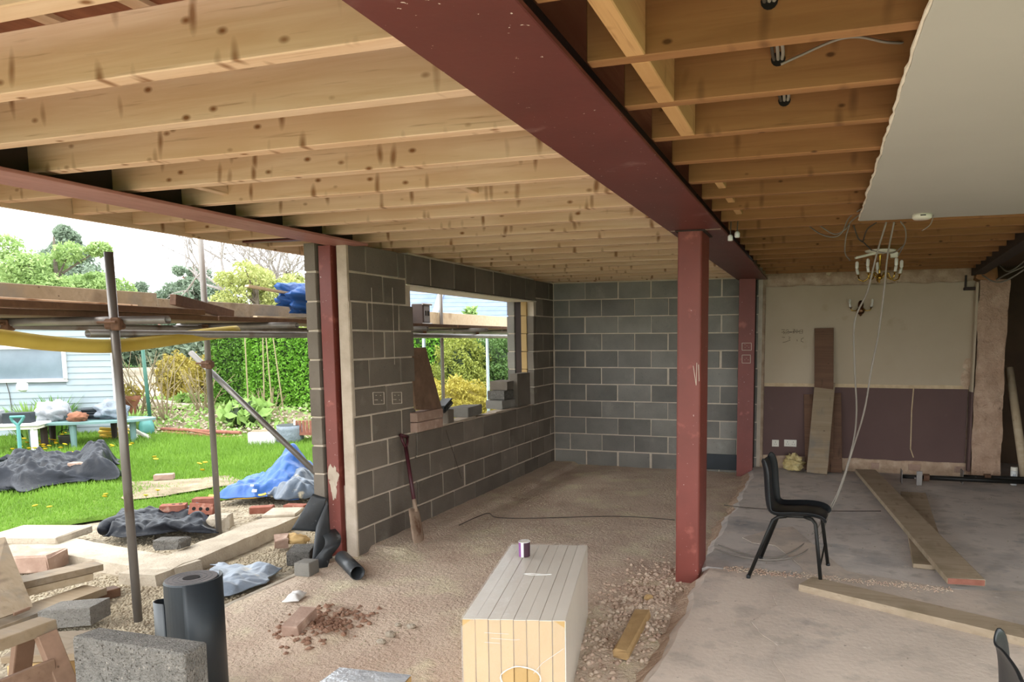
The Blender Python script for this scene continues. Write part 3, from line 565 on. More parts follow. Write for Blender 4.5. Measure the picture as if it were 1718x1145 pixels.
# pencilled figures (struck-out top line)
def PW(px, py): q = P(px, py, 'y', -.017); return (q[0], -.0165, q[2])
sg = [[(311, 553.5), (316.5, 553.5), (314, 557), (317, 558), (314.3, 561)], [(318, 555), (322, 553), (323, 556), (317, 561), (324, 559.5)], [(324, 558), (329, 558)], [(330, 553), (333, 552.5), (330.5, 557), (334, 559.5), (330.5, 560), (334, 553)],
      [(335, 556), (337, 553.5), (339, 556), (337, 559.5), (335, 556)], [(345, 553.5), (341, 555), (341, 559.5), (346.5, 559.5), (346.5, 553)], [(311, 558), (346, 556.5)], [(312, 566), (317, 566.3)], [(323, 565.5), (326, 566.5), (323.5, 569), (326, 571), (318, 574), (313, 575)], [(337, 570), (337.6, 573)], [(348.5, 567), (344.5, 569), (344, 573), (348, 574.5)]]
strokes('pencilled_figures', [[PW(1000+a, b) for a, b in s_] for s_ in sg], .0032, 'ink', wp)
# hacked pier and the dark space beyond it
pier = thing('wall_pier', (5.3, -.06, SL), 'roughly hacked plaster pier with a cream painted edge', None, None, 'structure')
V = []; F = []; nu, nv = 14, 60
for i in range(nu+1):
    for j in range(nv+1):
        x = 5.15+.30*i/nu; z = .04+2.30*j/nv; e = .5 if i in (0, nu) else 1
        V.append((x+(.02*fbm(z, i, 3, 3, 2) if i in (0, nu) else 0), -.12-.04*e*fbm(x, z, 7, 4, 5), z))
F = [(i*(nv+1)+j, (i+1)*(nv+1)+j, (i+1)*(nv+1)+j+1, i*(nv+1)+j+1) for i in range(nu) for j in range(nv)]
obj('hacked_face', (V, F), 'rough_pier', pier, smooth=True)
obj('pier_core', MB().box((5.30, .03, 1.2), (.285, .26, 2.30)), 'rough_pier', pier)
obj('cream_edge', MB().box((5.128, -.055, 1.70), (.025, .13, 1.24), None, .004, .004), 'plaster', pier)
obj('painted_edge', MB().box((5.128, -.055, .62), (.025, .13, .92), None, .004, .004), 'maroon', pier)
obj('pier_head', MB().box((5.22, -.03, 2.42), (.20, .24, .16), None, .02, .015), 'old_wood', pier)
obj('head_bracket', MB().box((5.06, -.06, 2.255), (.12, .07, .035), None, .006).box((5.02, -.04, 2.33), (.02, .03, .16), None, .004), 'steel_dark', pier)
for i in range(5):
    a, b = random.uniform(5.18, 5.42), random.uniform(.2, 2.1); obj('loose_flake', MB().box((a, -.135, b), (.05, .02, .012), Matrix.Rotation(random.uniform(-.6, .6), 3, 'Y'), .003, .004), 'rough_pier', pier)
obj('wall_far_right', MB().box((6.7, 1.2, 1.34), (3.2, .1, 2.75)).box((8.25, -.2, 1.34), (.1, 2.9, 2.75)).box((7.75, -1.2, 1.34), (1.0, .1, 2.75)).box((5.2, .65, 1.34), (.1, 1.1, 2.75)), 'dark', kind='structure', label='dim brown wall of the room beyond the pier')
obj('wall_right_side', MB().box((7.25, -3.2, 1.34), (.1, 4.2, 2.75)), 'plaster', kind='structure', label='plain unseen side wall of the old room, cut short for sky light')  # unseen wall, stopped short towards the camera so sky light comes in
# ---- ceiling: joists, deck, noggins, old plaster
ceil = thing('ceiling', (2, -4, JO), 'open timber joist ceiling', None, None, 'structure')
def jmesh(l, h, t, mat, name):
    me = bpy.data.meshes.new(name); mb = MB().box((0, 0, 0), (l, t, h), None, .003, .0); me.from_pydata(mb.v, [], mb.f); me.update(); me.materials.append(M[mat]); return me
jm = jmesh(3.34, .178, .060, 'new_wood', 'joist'); jo = jmesh(3.6, .185, .047, 'old_wood', 'joist'); jo2 = jmesh(2.25, .185, .047, 'old_wood', 'joist')
YJ = [-7.54+.405*i for i in range(-2, 19)]
YJ = [y for y in YJ if y < -.05]
for i, y in enumerate(YJ):
    inst(jm, 'joist', (.83, y+.02+random.uniform(-.008, .008), JO+.089+random.uniform(-.003, .003)), (random.uniform(-.015, .015), 0, random.uniform(-.002, .002)), ceil)
obj('wall_plate', MB().box((1.25, -.03, JO+.08), (2.5, .05, .16), None, .003), 'new_wood', ceil)
YR = [-7.215+.402*i for i in range(-3, 18)]
YR = [y for y in YR if y < -.1]
for y in YR:
    if y < -3.3: inst(jo, 'joist', (4.62, y+random.uniform(-.01, .01), JO+.0925), (0, 0, random.uniform(-.003, .003)), ceil)
    else: inst(jo2, 'joist', (3.94, y+random.uniform(-.01, .01), JO+.0925), (0, 0, random.uniform(-.003, .003)), ceil)
obj('trimmer', MB().plank((4.90, -3.35, JO+.07), (5.14, .0, JO+.07), .12, .25, b=.003), 'steel_dark', ceil)  # trimmer made oversized and near-black, covering joist ends to read as dark void
obj('roof_deck', MB().box((.9, -3.95, JO+.315), (3.56, 9.0, .02)), 'deck', ceil)
obj('old_floor_boards', MB().box((5.45, -3.6, JO+.21), (5.7, 9.7, .02)), 'deck', ceil)
obj('dark_void_panel', MB().box((6.25, -1.6, JO+.05), (2.1, 3.6, .02)), 'dark', ceil)  # dark panel added to stand for the unlit void beyond the pier
for xx_ in (.62, 1.0, 1.38): obj('batten', MB().box((xx_, -4.2, JO+.297), (.07, 8.4, .016)), 'new_wood_y', ceil)
nogs = [(2.98, i, .055) for i in range(len(YR)-1) if -8.0 < YR[i] < -6.55 or -5.7 < YR[i] < -4.6]
for (xn, i, w) in nogs:
    if YR[i] < -6.1: obj('noggin', MB().box((xn-.02, (YR[i]+YR[i+1])/2, JO+.075), (w, YR[i+1]-YR[i]-.05, .15), None, .003), 'old_wood_y', ceil)
    else: obj('noggin', MB().box((xn-.02, YR[i]+.10, JO+.03), (.04, .14, .06), None, .003), 'old_wood_y', ceil)
for (xn, y) in ((1.62, -5.65), (.30, -6.05)): obj('noggin', MB().box((xn, y, JO+.12), (.045, .35, .16), None, .003), 'new_wood_y', ceil)
obj('fascia_board', MB().box((-.855, -4.25, JO+.145), (.025, 8.4, .34), None, .002), 'new_wood_y', ceil)
# plasterboard still up, with a torn edge
e1 = [(3.672+.007*fbm(y, 0, 5, 5, 2), y) for y in np.linspace(-8.4, -4.27, 90)]
e2 = [(x, -4.27+.012*fbm(x, 2, 7, 4, 9)+.02*(x-3.67)) for x in np.linspace(3.70, 7.2, 40)]
poly = e1+e2+[(7.2, -8.4)]
pc = obj('plaster_ceiling', MB().prism([(x, y, 2.438) for x, y in poly], (0, 0, .018)), 'ceil_plaster', ceil)
pts = [(x-.002, y, 2.447) for x, y in e1]; obj('torn_edge', MB().tube(pts, [.004+.004*random.random() for _ in pts], 6), 'gypsum', pc)
obj('ceiling_lath', MB().box((5.4, -4.25, 2.452), (3.4, .05, .012), None, .003, .004), 'dado', ceil)
# ---- steelwork
def ibeam(name, x0, x1, y0, y1, z0, mat, label, hgt=.35):
    t = thing(name, ((x0+x1)/2, (y0+y1)/2, z0), label, 'steel beam'); c = (x0+x1)/2; l = y1-y0; ym = (y0+y1)/2
    obj('bottom_flange', MB().box((c, ym, z0+.009), (x1-x0, l, .018), None, .003), mat, t)
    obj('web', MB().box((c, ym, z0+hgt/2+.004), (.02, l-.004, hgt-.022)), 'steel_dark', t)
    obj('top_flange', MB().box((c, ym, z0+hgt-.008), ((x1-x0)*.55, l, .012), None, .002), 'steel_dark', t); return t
b1 = ibeam('steel_beam', 2.462, 2.818, -8.45, -4.36, 2.42, 'red_beam', 'large dark red steel beam running overhead towards the near column')
b2 = ibeam('steel_beam', 2.462, 2.818, -4.33, -.06, 2.42, 'red_beam', 'far length of red steel beam between the two free columns')
obj('joint_plate', MB().box((2.64, -4.345, 2.424), (.34, .10, .008), None, .002), 'mortar_band', b1)
eb = ibeam('edge_beam', -.16, .13, -8.45, -4.36, 2.42, 'red_pale', 'pinkish steel edge beam at the open garden side', .22)
obj('steel_angle', MB().box((-.50, -4.55, 2.462), (.72, .07, .012), None, .002).box((-.50, -4.52, 2.50), (.72, .01, .08)), 'red_beam', label='thin red steel angle under the eaves beside the block pier', cat='steel angle')
def post(name, label, x0, x1, y0, y1, z0, z1, r, mat='red', recess=False):
    t = thing(name, ((x0+x1)/2, (y0+y1)/2, z0), label, 'steel column'); mb = MB(); cx, cy, hx, hy = (x0+x1)/2, (y0+y1)/2, (x1-x0)/2, (y1-y0)/2
    if not recess:
        pl = []
        for sx, sy, a0 in ((1, 1, 0), (-1, 1, 90), (-1, -1, 180), (1, -1, 270)):
            for k in range(5):
                a = math.radians(a0+22.5*k); pl.append((cx+sx*(hx-r)+r*math.cos(a), cy+sy*(hy-r)+r*math.sin(a), z0))
        mb.prism(pl, (0, 0, z1-z0)); o = obj('shaft', mb, mat, t)
    else:
        obj('flange', MB().box((cx, y0+.006, (z0+z1)/2), (x1-x0, .012, z1-z0), None, .002), mat, t)
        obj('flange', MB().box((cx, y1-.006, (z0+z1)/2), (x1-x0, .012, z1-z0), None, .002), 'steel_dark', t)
        obj('web', MB().box((cx, cy, (z0+z1)/2), (.012, y1-y0-.02, z1-z0)), 'steel_dark', t)  # recess shade put into the colour: back flange and web painted near-black
    return t
c1 = post('steel_column', 'thick red steel column standing free in the middle of the room', 2.525, 2.69, -4.362, -4.02, -.1, 2.415, .02)
obj('cap_plate', MB().box((2.61, -4.2, 2.416), (.20, .36, .008), None, .002), 'steel_dark', c1)
c2 = post('steel_column', 'red steel column against the grey end wall with chalked sockets', 2.50, 2.695, -.26, -.06, .0, 2.42, .01, recess=True)
c3 = post('steel_column', 'red steel column in the end of the block wall beside the garden', -.235, -.125, -4.48, -4.30, -.1, 2.42, .006, recess=False)
obj('shaded_recess', MB().box((-.09, -4.40, 1.16), (.07, .012, 2.52), None, .002), 'red_beam', c3)  # darker red strip carries the shade of the column's side recess
obj('plaster_smear', MB().blob((-.18, -4.478, .60), (.045, .006, .13), 2, .6, 3), 'mortar_band', c3)
obj('mortar_fill', MB().box((-.09, -4.41, .25), (.065, .03, .62), None, .01, .008), 'mortar', c3)
def C2(px, py): q = P(px, py, 'y', -.262); return (q[0], -.262, q[2])
for (x0, x1, y0, y1) in ((1245, 1260.5, 576, 588), (1245, 1259, 596, 609.5)):
    c = [C2(x0, y0), C2(x1, y0), C2(x1, y1), C2(x0, y1)]; sg = [[c[i], c[(i+1) % 4]] for i in range(4)]
    for a, b in ((.3, .6), (.5, .4), (.7, .6)): q = C2(x0+a*(x1-x0), y0+b*(y1-y0)); sg.append([q, (q[0]+.006, q[1], q[2])])
    strokes('chalk_socket', sg, .003, 'chalk', c2)
def C1(px, py): q = P(px, py, 'y', -4.364); return (q[0], -4.364, q[2])
strokes('chalk_tick', [[C1(1169, 609), C1(1168, 646)], [C1(1163, 614), C1(1168, 647)], [C1(1172, 612), C1(1173, 640)]], .002, 'chalk', c1)

# ================================================================== INTERIOR THINGS
def PZ(x, y, z=0.): return Vector(P(x, y, 'z', z))
def PY(x, y, yy): return Vector(P(x, y, 'y', yy))
def PX(x, y, xx_): return Vector(P(x, y, 'x', xx_))
# ---- stacking chairs: one-piece plastic shell on bent tube legs (local: x forward, z up, origin on the floor)
def make_chair(loc, rz, label):
    t = thing('stacking_chair', loc, label, 'chair', 'black plastic chairs'); t.rotation_euler = (0, 0, rz)
    prof = [(.235, .405, .17), (.228, .435, .185), (.19, .453, .195), (.12, .462, .20), (.02, .455, .205), (-.08, .447, .205), (-.15, .447, .203), (-.195, .462, .20), (-.222, .50, .198), (-.235, .56, .195), (-.243, .63, .195), (-.25, .70, .192), (-.262, .75, .185), (-.283, .785, .165), (-.303, .79, .15)]
    prof = [(x if x > 0 else x*.63, z, w) for x, z, w in prof]
    V = []; F = []; n = 14
    for i, (x, z, w) in enumerate(prof):
        a = prof[max(i-1, 0)]; b = prof[min(i+1, len(prof)-1)]; d = Vector((b[0]-a[0], 0, b[1]-a[1])).normalized(); nr = Vector((-d.z, 0, d.x)) if False else Vector((d.z, 0, -d.x))
        for j in range(n+1):
            q = -1+2*j/n; c = .045*(abs(q)**3)*(1 if i < 8 else .7)
            lip = .040*max(0, abs(q)-.80)/.2
            up = -nr
            V.append(Vector((x, q*w, z))+up*(c-lip*1.6))
    F = [(i*(n+1)+j, i*(n+1)+j+1, (i+1)*(n+1)+j+1, (i+1)*(n+1)+j) for i in range(len(prof)-1) for j in range(n)]
    o = obj('shell', (V, F), 'blackplastic', t, smooth=True, local=True)
    md = o.modifiers.new('t', 'SOLIDIFY'); md.thickness = .007; md = o.modifiers.new('s', 'SUBSURF'); md.levels = 1; md.render_levels = 1
    for sy in (-1, 1):
        obj('leg', MB().tube([(.10, sy*.14, .432), (.15, sy*.165, .425), (.175, sy*.18, .40), (.225, sy*.235, 0.01)], .0125, 10), 'blackmetal', t, smooth=True, local=True)
        obj('leg', MB().tube([(-.02, sy*.14, .425), (-.07, sy*.16, .42), (-.10, sy*.175, .40), (-.245, sy*.235, 0.01)], .0125, 10), 'blackmetal', t, smooth=True, local=True)
        obj('seat_rail', MB().tube([(.12, sy*.14, .432), (-.04, sy*.14, .425)], .010, 8), 'blackmetal', t, smooth=True, local=True)
        for x in (.226, -.246): obj('foot', MB().lathe((x, sy*.2355, 0), [(.014, 0), (.0145, .012), (.013, .022), (.0116, .024)], 10), 'blackplastic', t, local=True)
    obj('cross_rail', MB().tube([(.13, -.15, .43), (.13, .15, .43)], .009, 8), 'blackmetal', t, smooth=True, local=True)
    obj('brace', MB().tube([(.211, -.225, .11), (.203, .215, .17)], .006, 8), 'blackmetal', t, smooth=True, local=True)
    return t
make_chair((3.30, -4.18, SL), -.10, 'black plastic chair on metal legs standing beside the free red column')
q = PZ(1697, 1090, SL+.79); make_chair((q.x+.17, q.y-.05, SL), .05, 'black plastic chair cut off by the bottom right corner')
# ---- wrapped pack of insulation boards
t = thing('insulation_pack', (2.09, -5.75, 0), 'shrink-wrapped pack of yellow insulation boards standing on edge', 'insulation')
A, B, D = PZ(775, 1039, .45), PZ(948, 1043, .45), PZ(1022, 918, .45); ex = (B-A); W_ = ex.length; ex.normalize(); ey = Vector((-ex.y, ex.x, 0)); L_ = 1.19
R = Matrix((ex, ey, Vector((0, 0, 1)))).transposed(); nb = 8; bw = W_/nb
for i in range(nb):
    c = A+ex*(bw*(i+.5))+ey*(L_/2); c.z = .225+.0015*(i % 2)
    obj('insulation_board', MB().box(c, (bw-.002, L_-.006*(i % 3), .445), R, .003, .001), 'pir', t)
    c2_ = c.copy(); c2_.z = .4485+.0015*(i % 2); obj('foil_facing', MB().box(c2_, (bw-.0022, L_-.004, .002), R), 'pir_face', t)
c = A+ex*W_+ey*L_/2; c.z = .225; obj('side_facing', MB().box(c, (.003, L_-.01, .444), R), 'pir_face', t)
c = A+ex*W_/2+ey*L_/2; c.z = .2265
wv = MB(); hx, hy = W_/2+.004, L_/2+.005
def bxp(x, y, z): return c+ex*x+ey*y+Vector((0, 0, z))
ring = [(0.03+.085*math.cos(a)*(1+.12*math.sin(3*a)), -.06+.07*math.sin(a)) for a in [2*math.pi*i/28 for i in range(28)]]
def sq(a, hx_, hz_): k = max(abs(math.cos(a))/hx_, abs(math.sin(a))/hz_); return (math.cos(a)/k, math.sin(a)/k)
outer = [sq(2*math.pi*i/28, hx, .228) for i in range(28)]
wv.add([bxp(x, -hy, z) for x, z in ring]+[bxp(x, -hy, z) for x, z in outer], [(i, (i+1) % 28, 28+(i+1) % 28, 28+i) for i in range(28)])
top = .4565-.2265
wv.add([bxp(-hx, -hy, top), bxp(hx, -hy, top), bxp(hx, hy, top), bxp(-hx, hy, top)], [(0, 1, 2, 3)])
wv.add([bxp(hx, -hy, -.22), bxp(hx, hy, -.22), bxp(hx, hy, top), bxp(hx, -hy, top)], [(0, 1, 2, 3)])
wv.add([bxp(-hx, -hy, -.22), bxp(-hx, hy, -.22), bxp(-hx, hy, top), bxp(-hx, -hy, top)], [(3, 2, 1, 0)])
obj('shrink_wrap', wv, 'wrap', t)
obj('torn_rim', MB().tube([bxp(x*1.03, -hy-.004+.003*math.sin(5*i), -.06+(z+.06)*1.03) for i, (x, z) in enumerate(ring+ring[:1])], [.0025+.003*random.random() for _ in range(29)], 6), 'wrap_edge', t, smooth=True)
obj('wrap_crease', MB().tube([bxp(.09, -hy-.003, -.02), bxp(.13, -hy-.004, .03), bxp(hx-.01, -hy-.003, .10)], .0014, 5).tube([bxp(-.10, -hy-.003, .14), bxp(0, -hy-.004, .135), bxp(.03, -hy-.003, .137)], .0011, 5).tube([bxp(-.13, -hy-.003, .165), bxp(-.02, -hy-.004, .162)], .0011, 5).tube([bxp(-.13, -hy-.003, .12), bxp(-.06, -hy-.004, .118)], .0011, 5), 'wrap_edge', t)
obj('top_tear', MB().tube([bxp(x, y, top+.001) for x, y in ((-.06, .02), (-.01, .028), (.05, .012), (.09, .02), (.03, .002), (-.03, .006), (-.06, .02))], .0025, 5), 'wrap_edge', t)
# offcut lying beside the pack
obj('insulation_offcut', MB().plank(PZ(1040, 1100, .035), PZ(1078, 1030, .035), .09, .05, jit=.01, b=.01), 'pir_dusty', label='narrow yellow foam offcut in the shadow beside the insulation pack', cat='insulation')
for (px, py, r, nm) in ((1088, 1008, .03, 'nearer the red column'), (1072, 1034, .028, 'nearer the wrapped pack')):
    q = PZ(px, py, .02); obj('foam_scrap', MB().blob((q.x, q.y, .035), (r, r*.9, r*.8), 1, .3, px, flat=.6), 'pir_dusty', label='small yellow foam scrap on the rubble, '+nm, cat='insulation')
# ---- paper cup on the pack
q = PZ(880, 933, .462); t = thing('paper_cup', (q.x, q.y, .459), 'purple and white paper cup standing on the wrapped pack', 'cup')
rr, hh2 = .032, .088
def wall(a0, a1, r0, r1, z0, z1, n=10):
    mb = MB(); V = []
    for i in range(n+1):
        a = math.radians(a0+(a1-a0)*i/n)
        for rad, z in ((r0, z0), (r1, z1), (r1-.0025, z1), (r0-.0025, z0)): V.append((q.x+rad*math.cos(a), q.y+rad*math.sin(a), .459+z))
    mb.add(V, [(i*4+k, (i+1)*4+k, (i+1)*4+(k+1) % 4, i*4+(k+1) % 4) for i in range(n) for k in range(4)]); return mb
obj('purple_panel', wall(170, 255, rr, rr+.001, .002, hh2), 'purple', t)
obj('white_band', wall(255, 285, rr, rr+.001, .002, hh2), 'white', t)
obj('plum_panel', wall(285, 530, rr, rr+.001, .002, hh2, 20), 'plum', t)
obj('inside', MB().lathe((q.x, q.y, .459), [(.0001, .004), (rr-.003, .004), (rr-.0024, hh2-.001)], 20), 'offwhite', t)
obj('rim', MB().tube([(q.x+(rr+.001)*math.cos(a), q.y+(rr+.001)*math.sin(a), .459+hh2) for a in [2*math.pi*i/20 for i in range(21)]], .0022, 6), 'white', t)
for i, z in enumerate((.012, .024, .036, .05, .062)): obj('letter', MB().tube([(q.x+(rr+.0012)*math.cos(math.radians(a)), q.y+(rr+.0012)*math.sin(math.radians(a)), .459+z+.003*(j % 2)) for j, a in enumerate((172, 182, 190, 198))], .0016, 5), 'white', t)
# ---- foil-faced board at the lower edge
t = thing('foil_board', PZ(610, 1160, .0), 'silver foil-faced insulation board at the bottom edge', 'insulation')
pz = .10; a, b, c_, d = PZ(530, 1150, pz), PZ(570, 1121, pz), PZ(690, 1134, pz), PZ(655, 1172, pz)
obj('foam_core', MB().prism([a-Vector((0, 0, .09)), d-Vector((0, 0, .09)), c_-Vector((0, 0, .09)), b-Vector((0, 0, .09))], (0, 0, .086)), 'pir', t)
vs_, fs_ = sheet([a, d, c_, b], 14, 14, lambda u, v, x, y: (0, 0, .002+.003*abs(noise.noise(Vector((x*14, y*9, 1)))))); obj('foil', (vs_, fs_), 'foil', t)
# ---- timber boards in the old room
def timber(name, label, p0, p1, w, th, mat, up=(0, 0, 1), cat='plank', group=None, ends=None, jit=.002):
    t = thing(name, (Vector(p0)+Vector(p1))/2-Vector((0, 0, th/2)), label, cat, group); obj('board', MB().plank(p0, p1, w, th, up, .003, jit), mat, t)
    if ends:
        d = (Vector(p1)-Vector(p0)).normalized(); obj('painted_end', MB().plank(Vector(p1)-d*.002, Vector(p1)+d*.004, w*.97, th*.92, up, .001), ends, t)
    return t
pA, pB = (PZ(1425, 793, .15)+PZ(1480, 793, .15))/2, (PZ(1590, 975, .15)+PZ(1652, 978, .15))/2
timber('scaffold_plank', 'long dusty scaffold plank with a red painted end lying across the slab', (pA.x, pA.y+.1, SL+.058), (pB.x, pB.y, SL+.058), .225, .04, 'board_floor', ends='rusty_red')
pA, pB = (PZ(1512, 830, .10)+PZ(1552, 830, .10))/2, (PZ(1520, 950, .10)+PZ(1590, 958, .10))/2
timber('scaffold_plank', 'shorter plank lying underneath the red-ended plank', (pA.x, pA.y, SL+.018), (pB.x+.03, pB.y, SL+.018), .235, .035, 'board_floor')
pA, pB = (PZ(1318, 976, SL+.05)+PZ(1385, 968, SL+.05))/2, (PZ(1718, 1074, SL+.05)+PZ(1718, 1040, SL+.05))/2
timber('scaffold_plank', 'grey plank in front of the chair running out of the right edge', pA+Vector((0, -.02, -.024)), pA+(pB-pA)*1.35+Vector((0, -.04, -.024)), .2, .045, 'board_floor')
def lean(px0, px1, pxt0, pxt1, yb, yt, yfoot, ytop, th, mat, label):
    a = (PY(px0, yb, yfoot)+PY(px1, yb, yfoot))/2; w = (PY(px1, yb, yfoot)-PY(px0, yb, yfoot)).length; a.z = SL+.012; b = (PY(pxt0, yt, ytop)+PY(pxt1, yt, ytop))/2
    return timber('leaning_plank', label, a, b, w, th, mat, up=(0, -1, 0))
lean(1366, 1398, 1366, 1399, 797, 551, -.22, -.045, .03, 'board_dark', 'tall brown plank leaning against the cream plaster wall')
lean(1353, 1388, 1364, 1404, 798, 642, -.36, -.10, .03, 'board', 'lighter short plank leaning in front of the tall brown plank')
lean(1393, 1413, 1391, 1411, 790, 660, -.24, -.04, .025, 'board_dark', 'narrow brown offcut leaning to the right of the tall plank')
lean(1351, 1366, 1350, 1362, 786, 662, -.16, -.03, .02, 'board_dark', 'narrow brown offcut leaning to the left behind the light plank')
obj('leaning_pole', MB().tube([(5.66, -.35, SL), (5.55, .15, 1.35)], .045, 12), 'pale_wood', label='round wooden pole leaning in the dark gap beside the pier', cat='pole', smooth=True)
t = thing('sealant_tube', PY(1701, 800, -.42), 'white tube with blue lettering standing right of the pier', 'tube'); q = PY(1701, 800, -.42); q.z = SL
obj('body', MB().lathe(q, [(.034, 0), (.036, .01), (.036, .15), (.034, .16)], 16), 'white', t, smooth=True); obj('cap', MB().lathe(q+Vector((0, 0, .16)), [(.036, 0), (.036, .035), (.03, .04)], 16), 'offwhite', t)
for k_, (zz0, zz1) in enumerate(((.03, .06), (.06, .10), (.09, .125))): obj('lettering', MB().tube([q+Vector((.0365*math.cos(a), .0365*math.sin(a), zz0+(zz1-zz0)*(i % 2))) for i, a in enumerate(np.radians([240, 252, 264, 276, 288]))], .003, 5), 'blue_print', t)
obj('glass_wool', MB().blob(PY(1331, 778, -.22)+Vector((0, 0, 0)), (.12, .10, .10), 3, .55, 4, 2.6, .75), 'wool', label='yellow lump of glass wool on the floor below the sockets', cat='insulation', smooth=True)
# sockets on the old wall
for (px, w, lab, n_) in ((1301, .085, 'single white switch plate low on the brown wall', 1), (1326, .15, 'double white socket plate low on the brown wall', 2)):
    q = PY(px, 744, -.02); t = thing('wall_socket', (q.x, -.022, q.z), lab, 'socket'); obj('plate', MB().box((q.x, -.022, q.z), (w, .012, .085), None, .003), 'offwhite', t)
    for i in range(n_):
        x = q.x+(i-(n_-1)/2)*.07; obj('pin_holes', MB().box((x, -.0285, q.z+.015), (.006, .002, .012)).box((x-.012, -.0285, q.z-.012), (.01, .002, .005)).box((x+.012, -.0285, q.z-.012), (.01, .002, .005)), 'hole', t)
# adjustable props lying on the floor
def prop(x0, x1, y, label, r=.026):
    t = thing('steel_prop', ((x0+x1)/2, y, SL), label, 'prop'); z = SL+.078
    obj('outer_tube', MB().pipe((x0+.25, y, z), (x1, y+.02, z), r, .004), 'blackmetal', t, smooth=True); obj('inner_tube', MB().pipe((x0, y, z), (x0+.3, y, z), r*.8, .004), 'blackmetal', t, smooth=True)
    obj('end_plate', MB().box((x0-.004, y, z), (.008, .15, .15), None, .002), 'tube', t); obj('collar', MB().lathe((x0+.25, y, z), [(.03, -.03), (.042, -.03), (.042, .03), (.03, .03)], 14, Matrix.Rotation(math.pi/2, 3, 'Y')), 'rust', t)
    obj('pin', MB().tube([(x0+.13, y-.07, z), (x0+.13, y+.07, z)], .008, 8), 'tube', t); obj('end_plate', MB().box((x1+.004, y+.02, z), (.008, .15, .15), None, .002), 'blackmetal', t)
prop(4.36, 5.62, -.66, 'black steel prop with a bright end plate lying at the foot of the old wall')
prop(5.0, 6.3, -.48, 'second black steel prop lying behind near the pier')
obj('prop_strap', MB().box((4.53, -.745, SL+.08), (.06, .012, .16), None, .003), 'tube', label='upright flat steel strap in front of the prop', cat='strap')
# ---- electrics
t = thing('chandelier', (3.92, -2.6, 2.43), 'brass chandelier with candle bulbs hanging loose from the bare joists', 'chandelier'); cx, cy = 3.92, -2.6
obj('ceiling_rose', MB().lathe((cx, cy, 2.415), [(.0001, -.006), (.03, -.006), (.12, .012), (.125, .022), (.0001, .024)], 24), 'offwhite', t, smooth=True)
obj('junction_box', MB().box((cx+.11, cy, 2.395), (.06, .05, .045), None, .006), 'offwhite', t); obj('terminal_strip', MB().plank((cx-.20, cy-.05, 2.375), (cx-.02, cy, 2.42), .03, .02), 'offwhite', t)
obj('hanging_rod', MB().tube([(cx, cy, 2.43), (cx, cy+.13, 2.47), (cx, cy+.13, 2.50)], .006, 6), 'brass_dark', t)
obj('stem', MB().lathe((cx, cy, 2.20), [(.0001, -.035), (.008, -.03), (.006, -.012), (.02, 0), (.024, .012), (.012, .03), (.008, .05), (.013, .07), (.007, .09), (.010, .13), (.007, .16), (.012, .19), (.016, .215)], 14), 'brass', t, smooth=True)
for i in range(5):
    a = math.radians(20+72*i); ca, sa = math.cos(a), math.sin(a); pr_ = [(.02, 2.205), (.05, 2.245), (.075, 2.25), (.10, 2.20), (.13, 2.185), (.165, 2.20), (.175, 2.235)]
    arm = obj('arm', MB().tube([(cx+ca*r, cy+sa*r, z) for r, z in pr_], .006, 8), 'brass', t, smooth=True)
    bx_, by_ = cx+ca*.175, cy+sa*.175; obj('drip_pan', MB().lathe((bx_, by_, 2.235), [(.0001, 0), (.016, .003), (.02, .008), (.0001, .009)], 12), 'brass', arm)
    tilt = Matrix.Rotation(.25, 3, Vector((-sa, ca, 0)))
    obj('candle', MB().lathe((bx_, by_, 2.242), [(.012, 0), (.012, .05), (.0001, .052)], 12, tilt), 'bulb', arm, smooth=True); obj('bulb', MB().lathe(Vector((bx_, by_, 2.242))+tilt @ Vector((0, 0, .05)), [(.008, 0), (.014, .012), (.014, .055), (.008, .066), (.0001, .068)], 12), 'bulb', arm, smooth=True)
t = thing('wall_light', (3.90, -.03, 2.05), 'dark brass wall light with two candle bulbs on the cream wall', 'wall light'); q = PY(1444, 515, -.03)
RX = Matrix.Rotation(math.pi/2, 3, 'X')
obj('backplate', MB().blob((q.x, -.035, q.z+.02), (.032, .022, .055), 2, .08, 2).blob((q.x, -.045, q.z-.045), (.045, .03, .05), 2, .08, 5).lathe((q.x, -.045, q.z-.115), [(.0001, 0), (.012, .01), (.02, .03)], 12), 'brass_dark', t, smooth=True)
for s_ in (-1, 1):
    arm = obj('arm', MB().tube([(q.x+s_*.02, -.06, q.z-.02), (q.x+s_*.06, -.08, q.z-.05), (q.x+s_*.10, -.085, q.z-.045), (q.x+s_*.115, -.085, q.z-.015)], .006, 8), 'brass', t, smooth=True)
    obj('drip_pan', MB().lathe((q.x+s_*.115, -.085, q.z-.015), [(.0001, 0), (.018, .004), (.022, .01), (.0001, .011)], 12), 'brass_dark', arm); tl = Matrix.Rotation(s_*.22, 3, 'Y')
    obj('candle', MB().lathe((q.x+s_*.115, -.085, q.z-.005), [(.012, 0), (.012, .04), (.0001, .042)], 12, tl), 'bulb', arm); obj('bulb', MB().lathe(Vector((q.x+s_*.115, -.085, q.z-.005))+tl @ Vector((0, 0, .04)), [(.008, 0), (.014, .012), (.014, .045), (.0001, .055)], 12), 'bulb', arm, smooth=True)
def smoothpath(pts, k=8):
    p = [Vector(a) for a in pts]; p = [p[0]*2-p[1]]+p+[p[-1]*2-p[-2]]; out = []
    for i in range(1, len(p)-2):
        for j in range(k):
            t_ = j/k; a, b, c_, d = p[i-1], p[i], p[i+1], p[i+2]
            out.append(.5*((2*b)+(-a+c_)*t_+(2*a-5*b+4*c_-d)*t_*t_+(-a+3*b-3*c_+d)*t_**3))
    return out+[p[-2]]
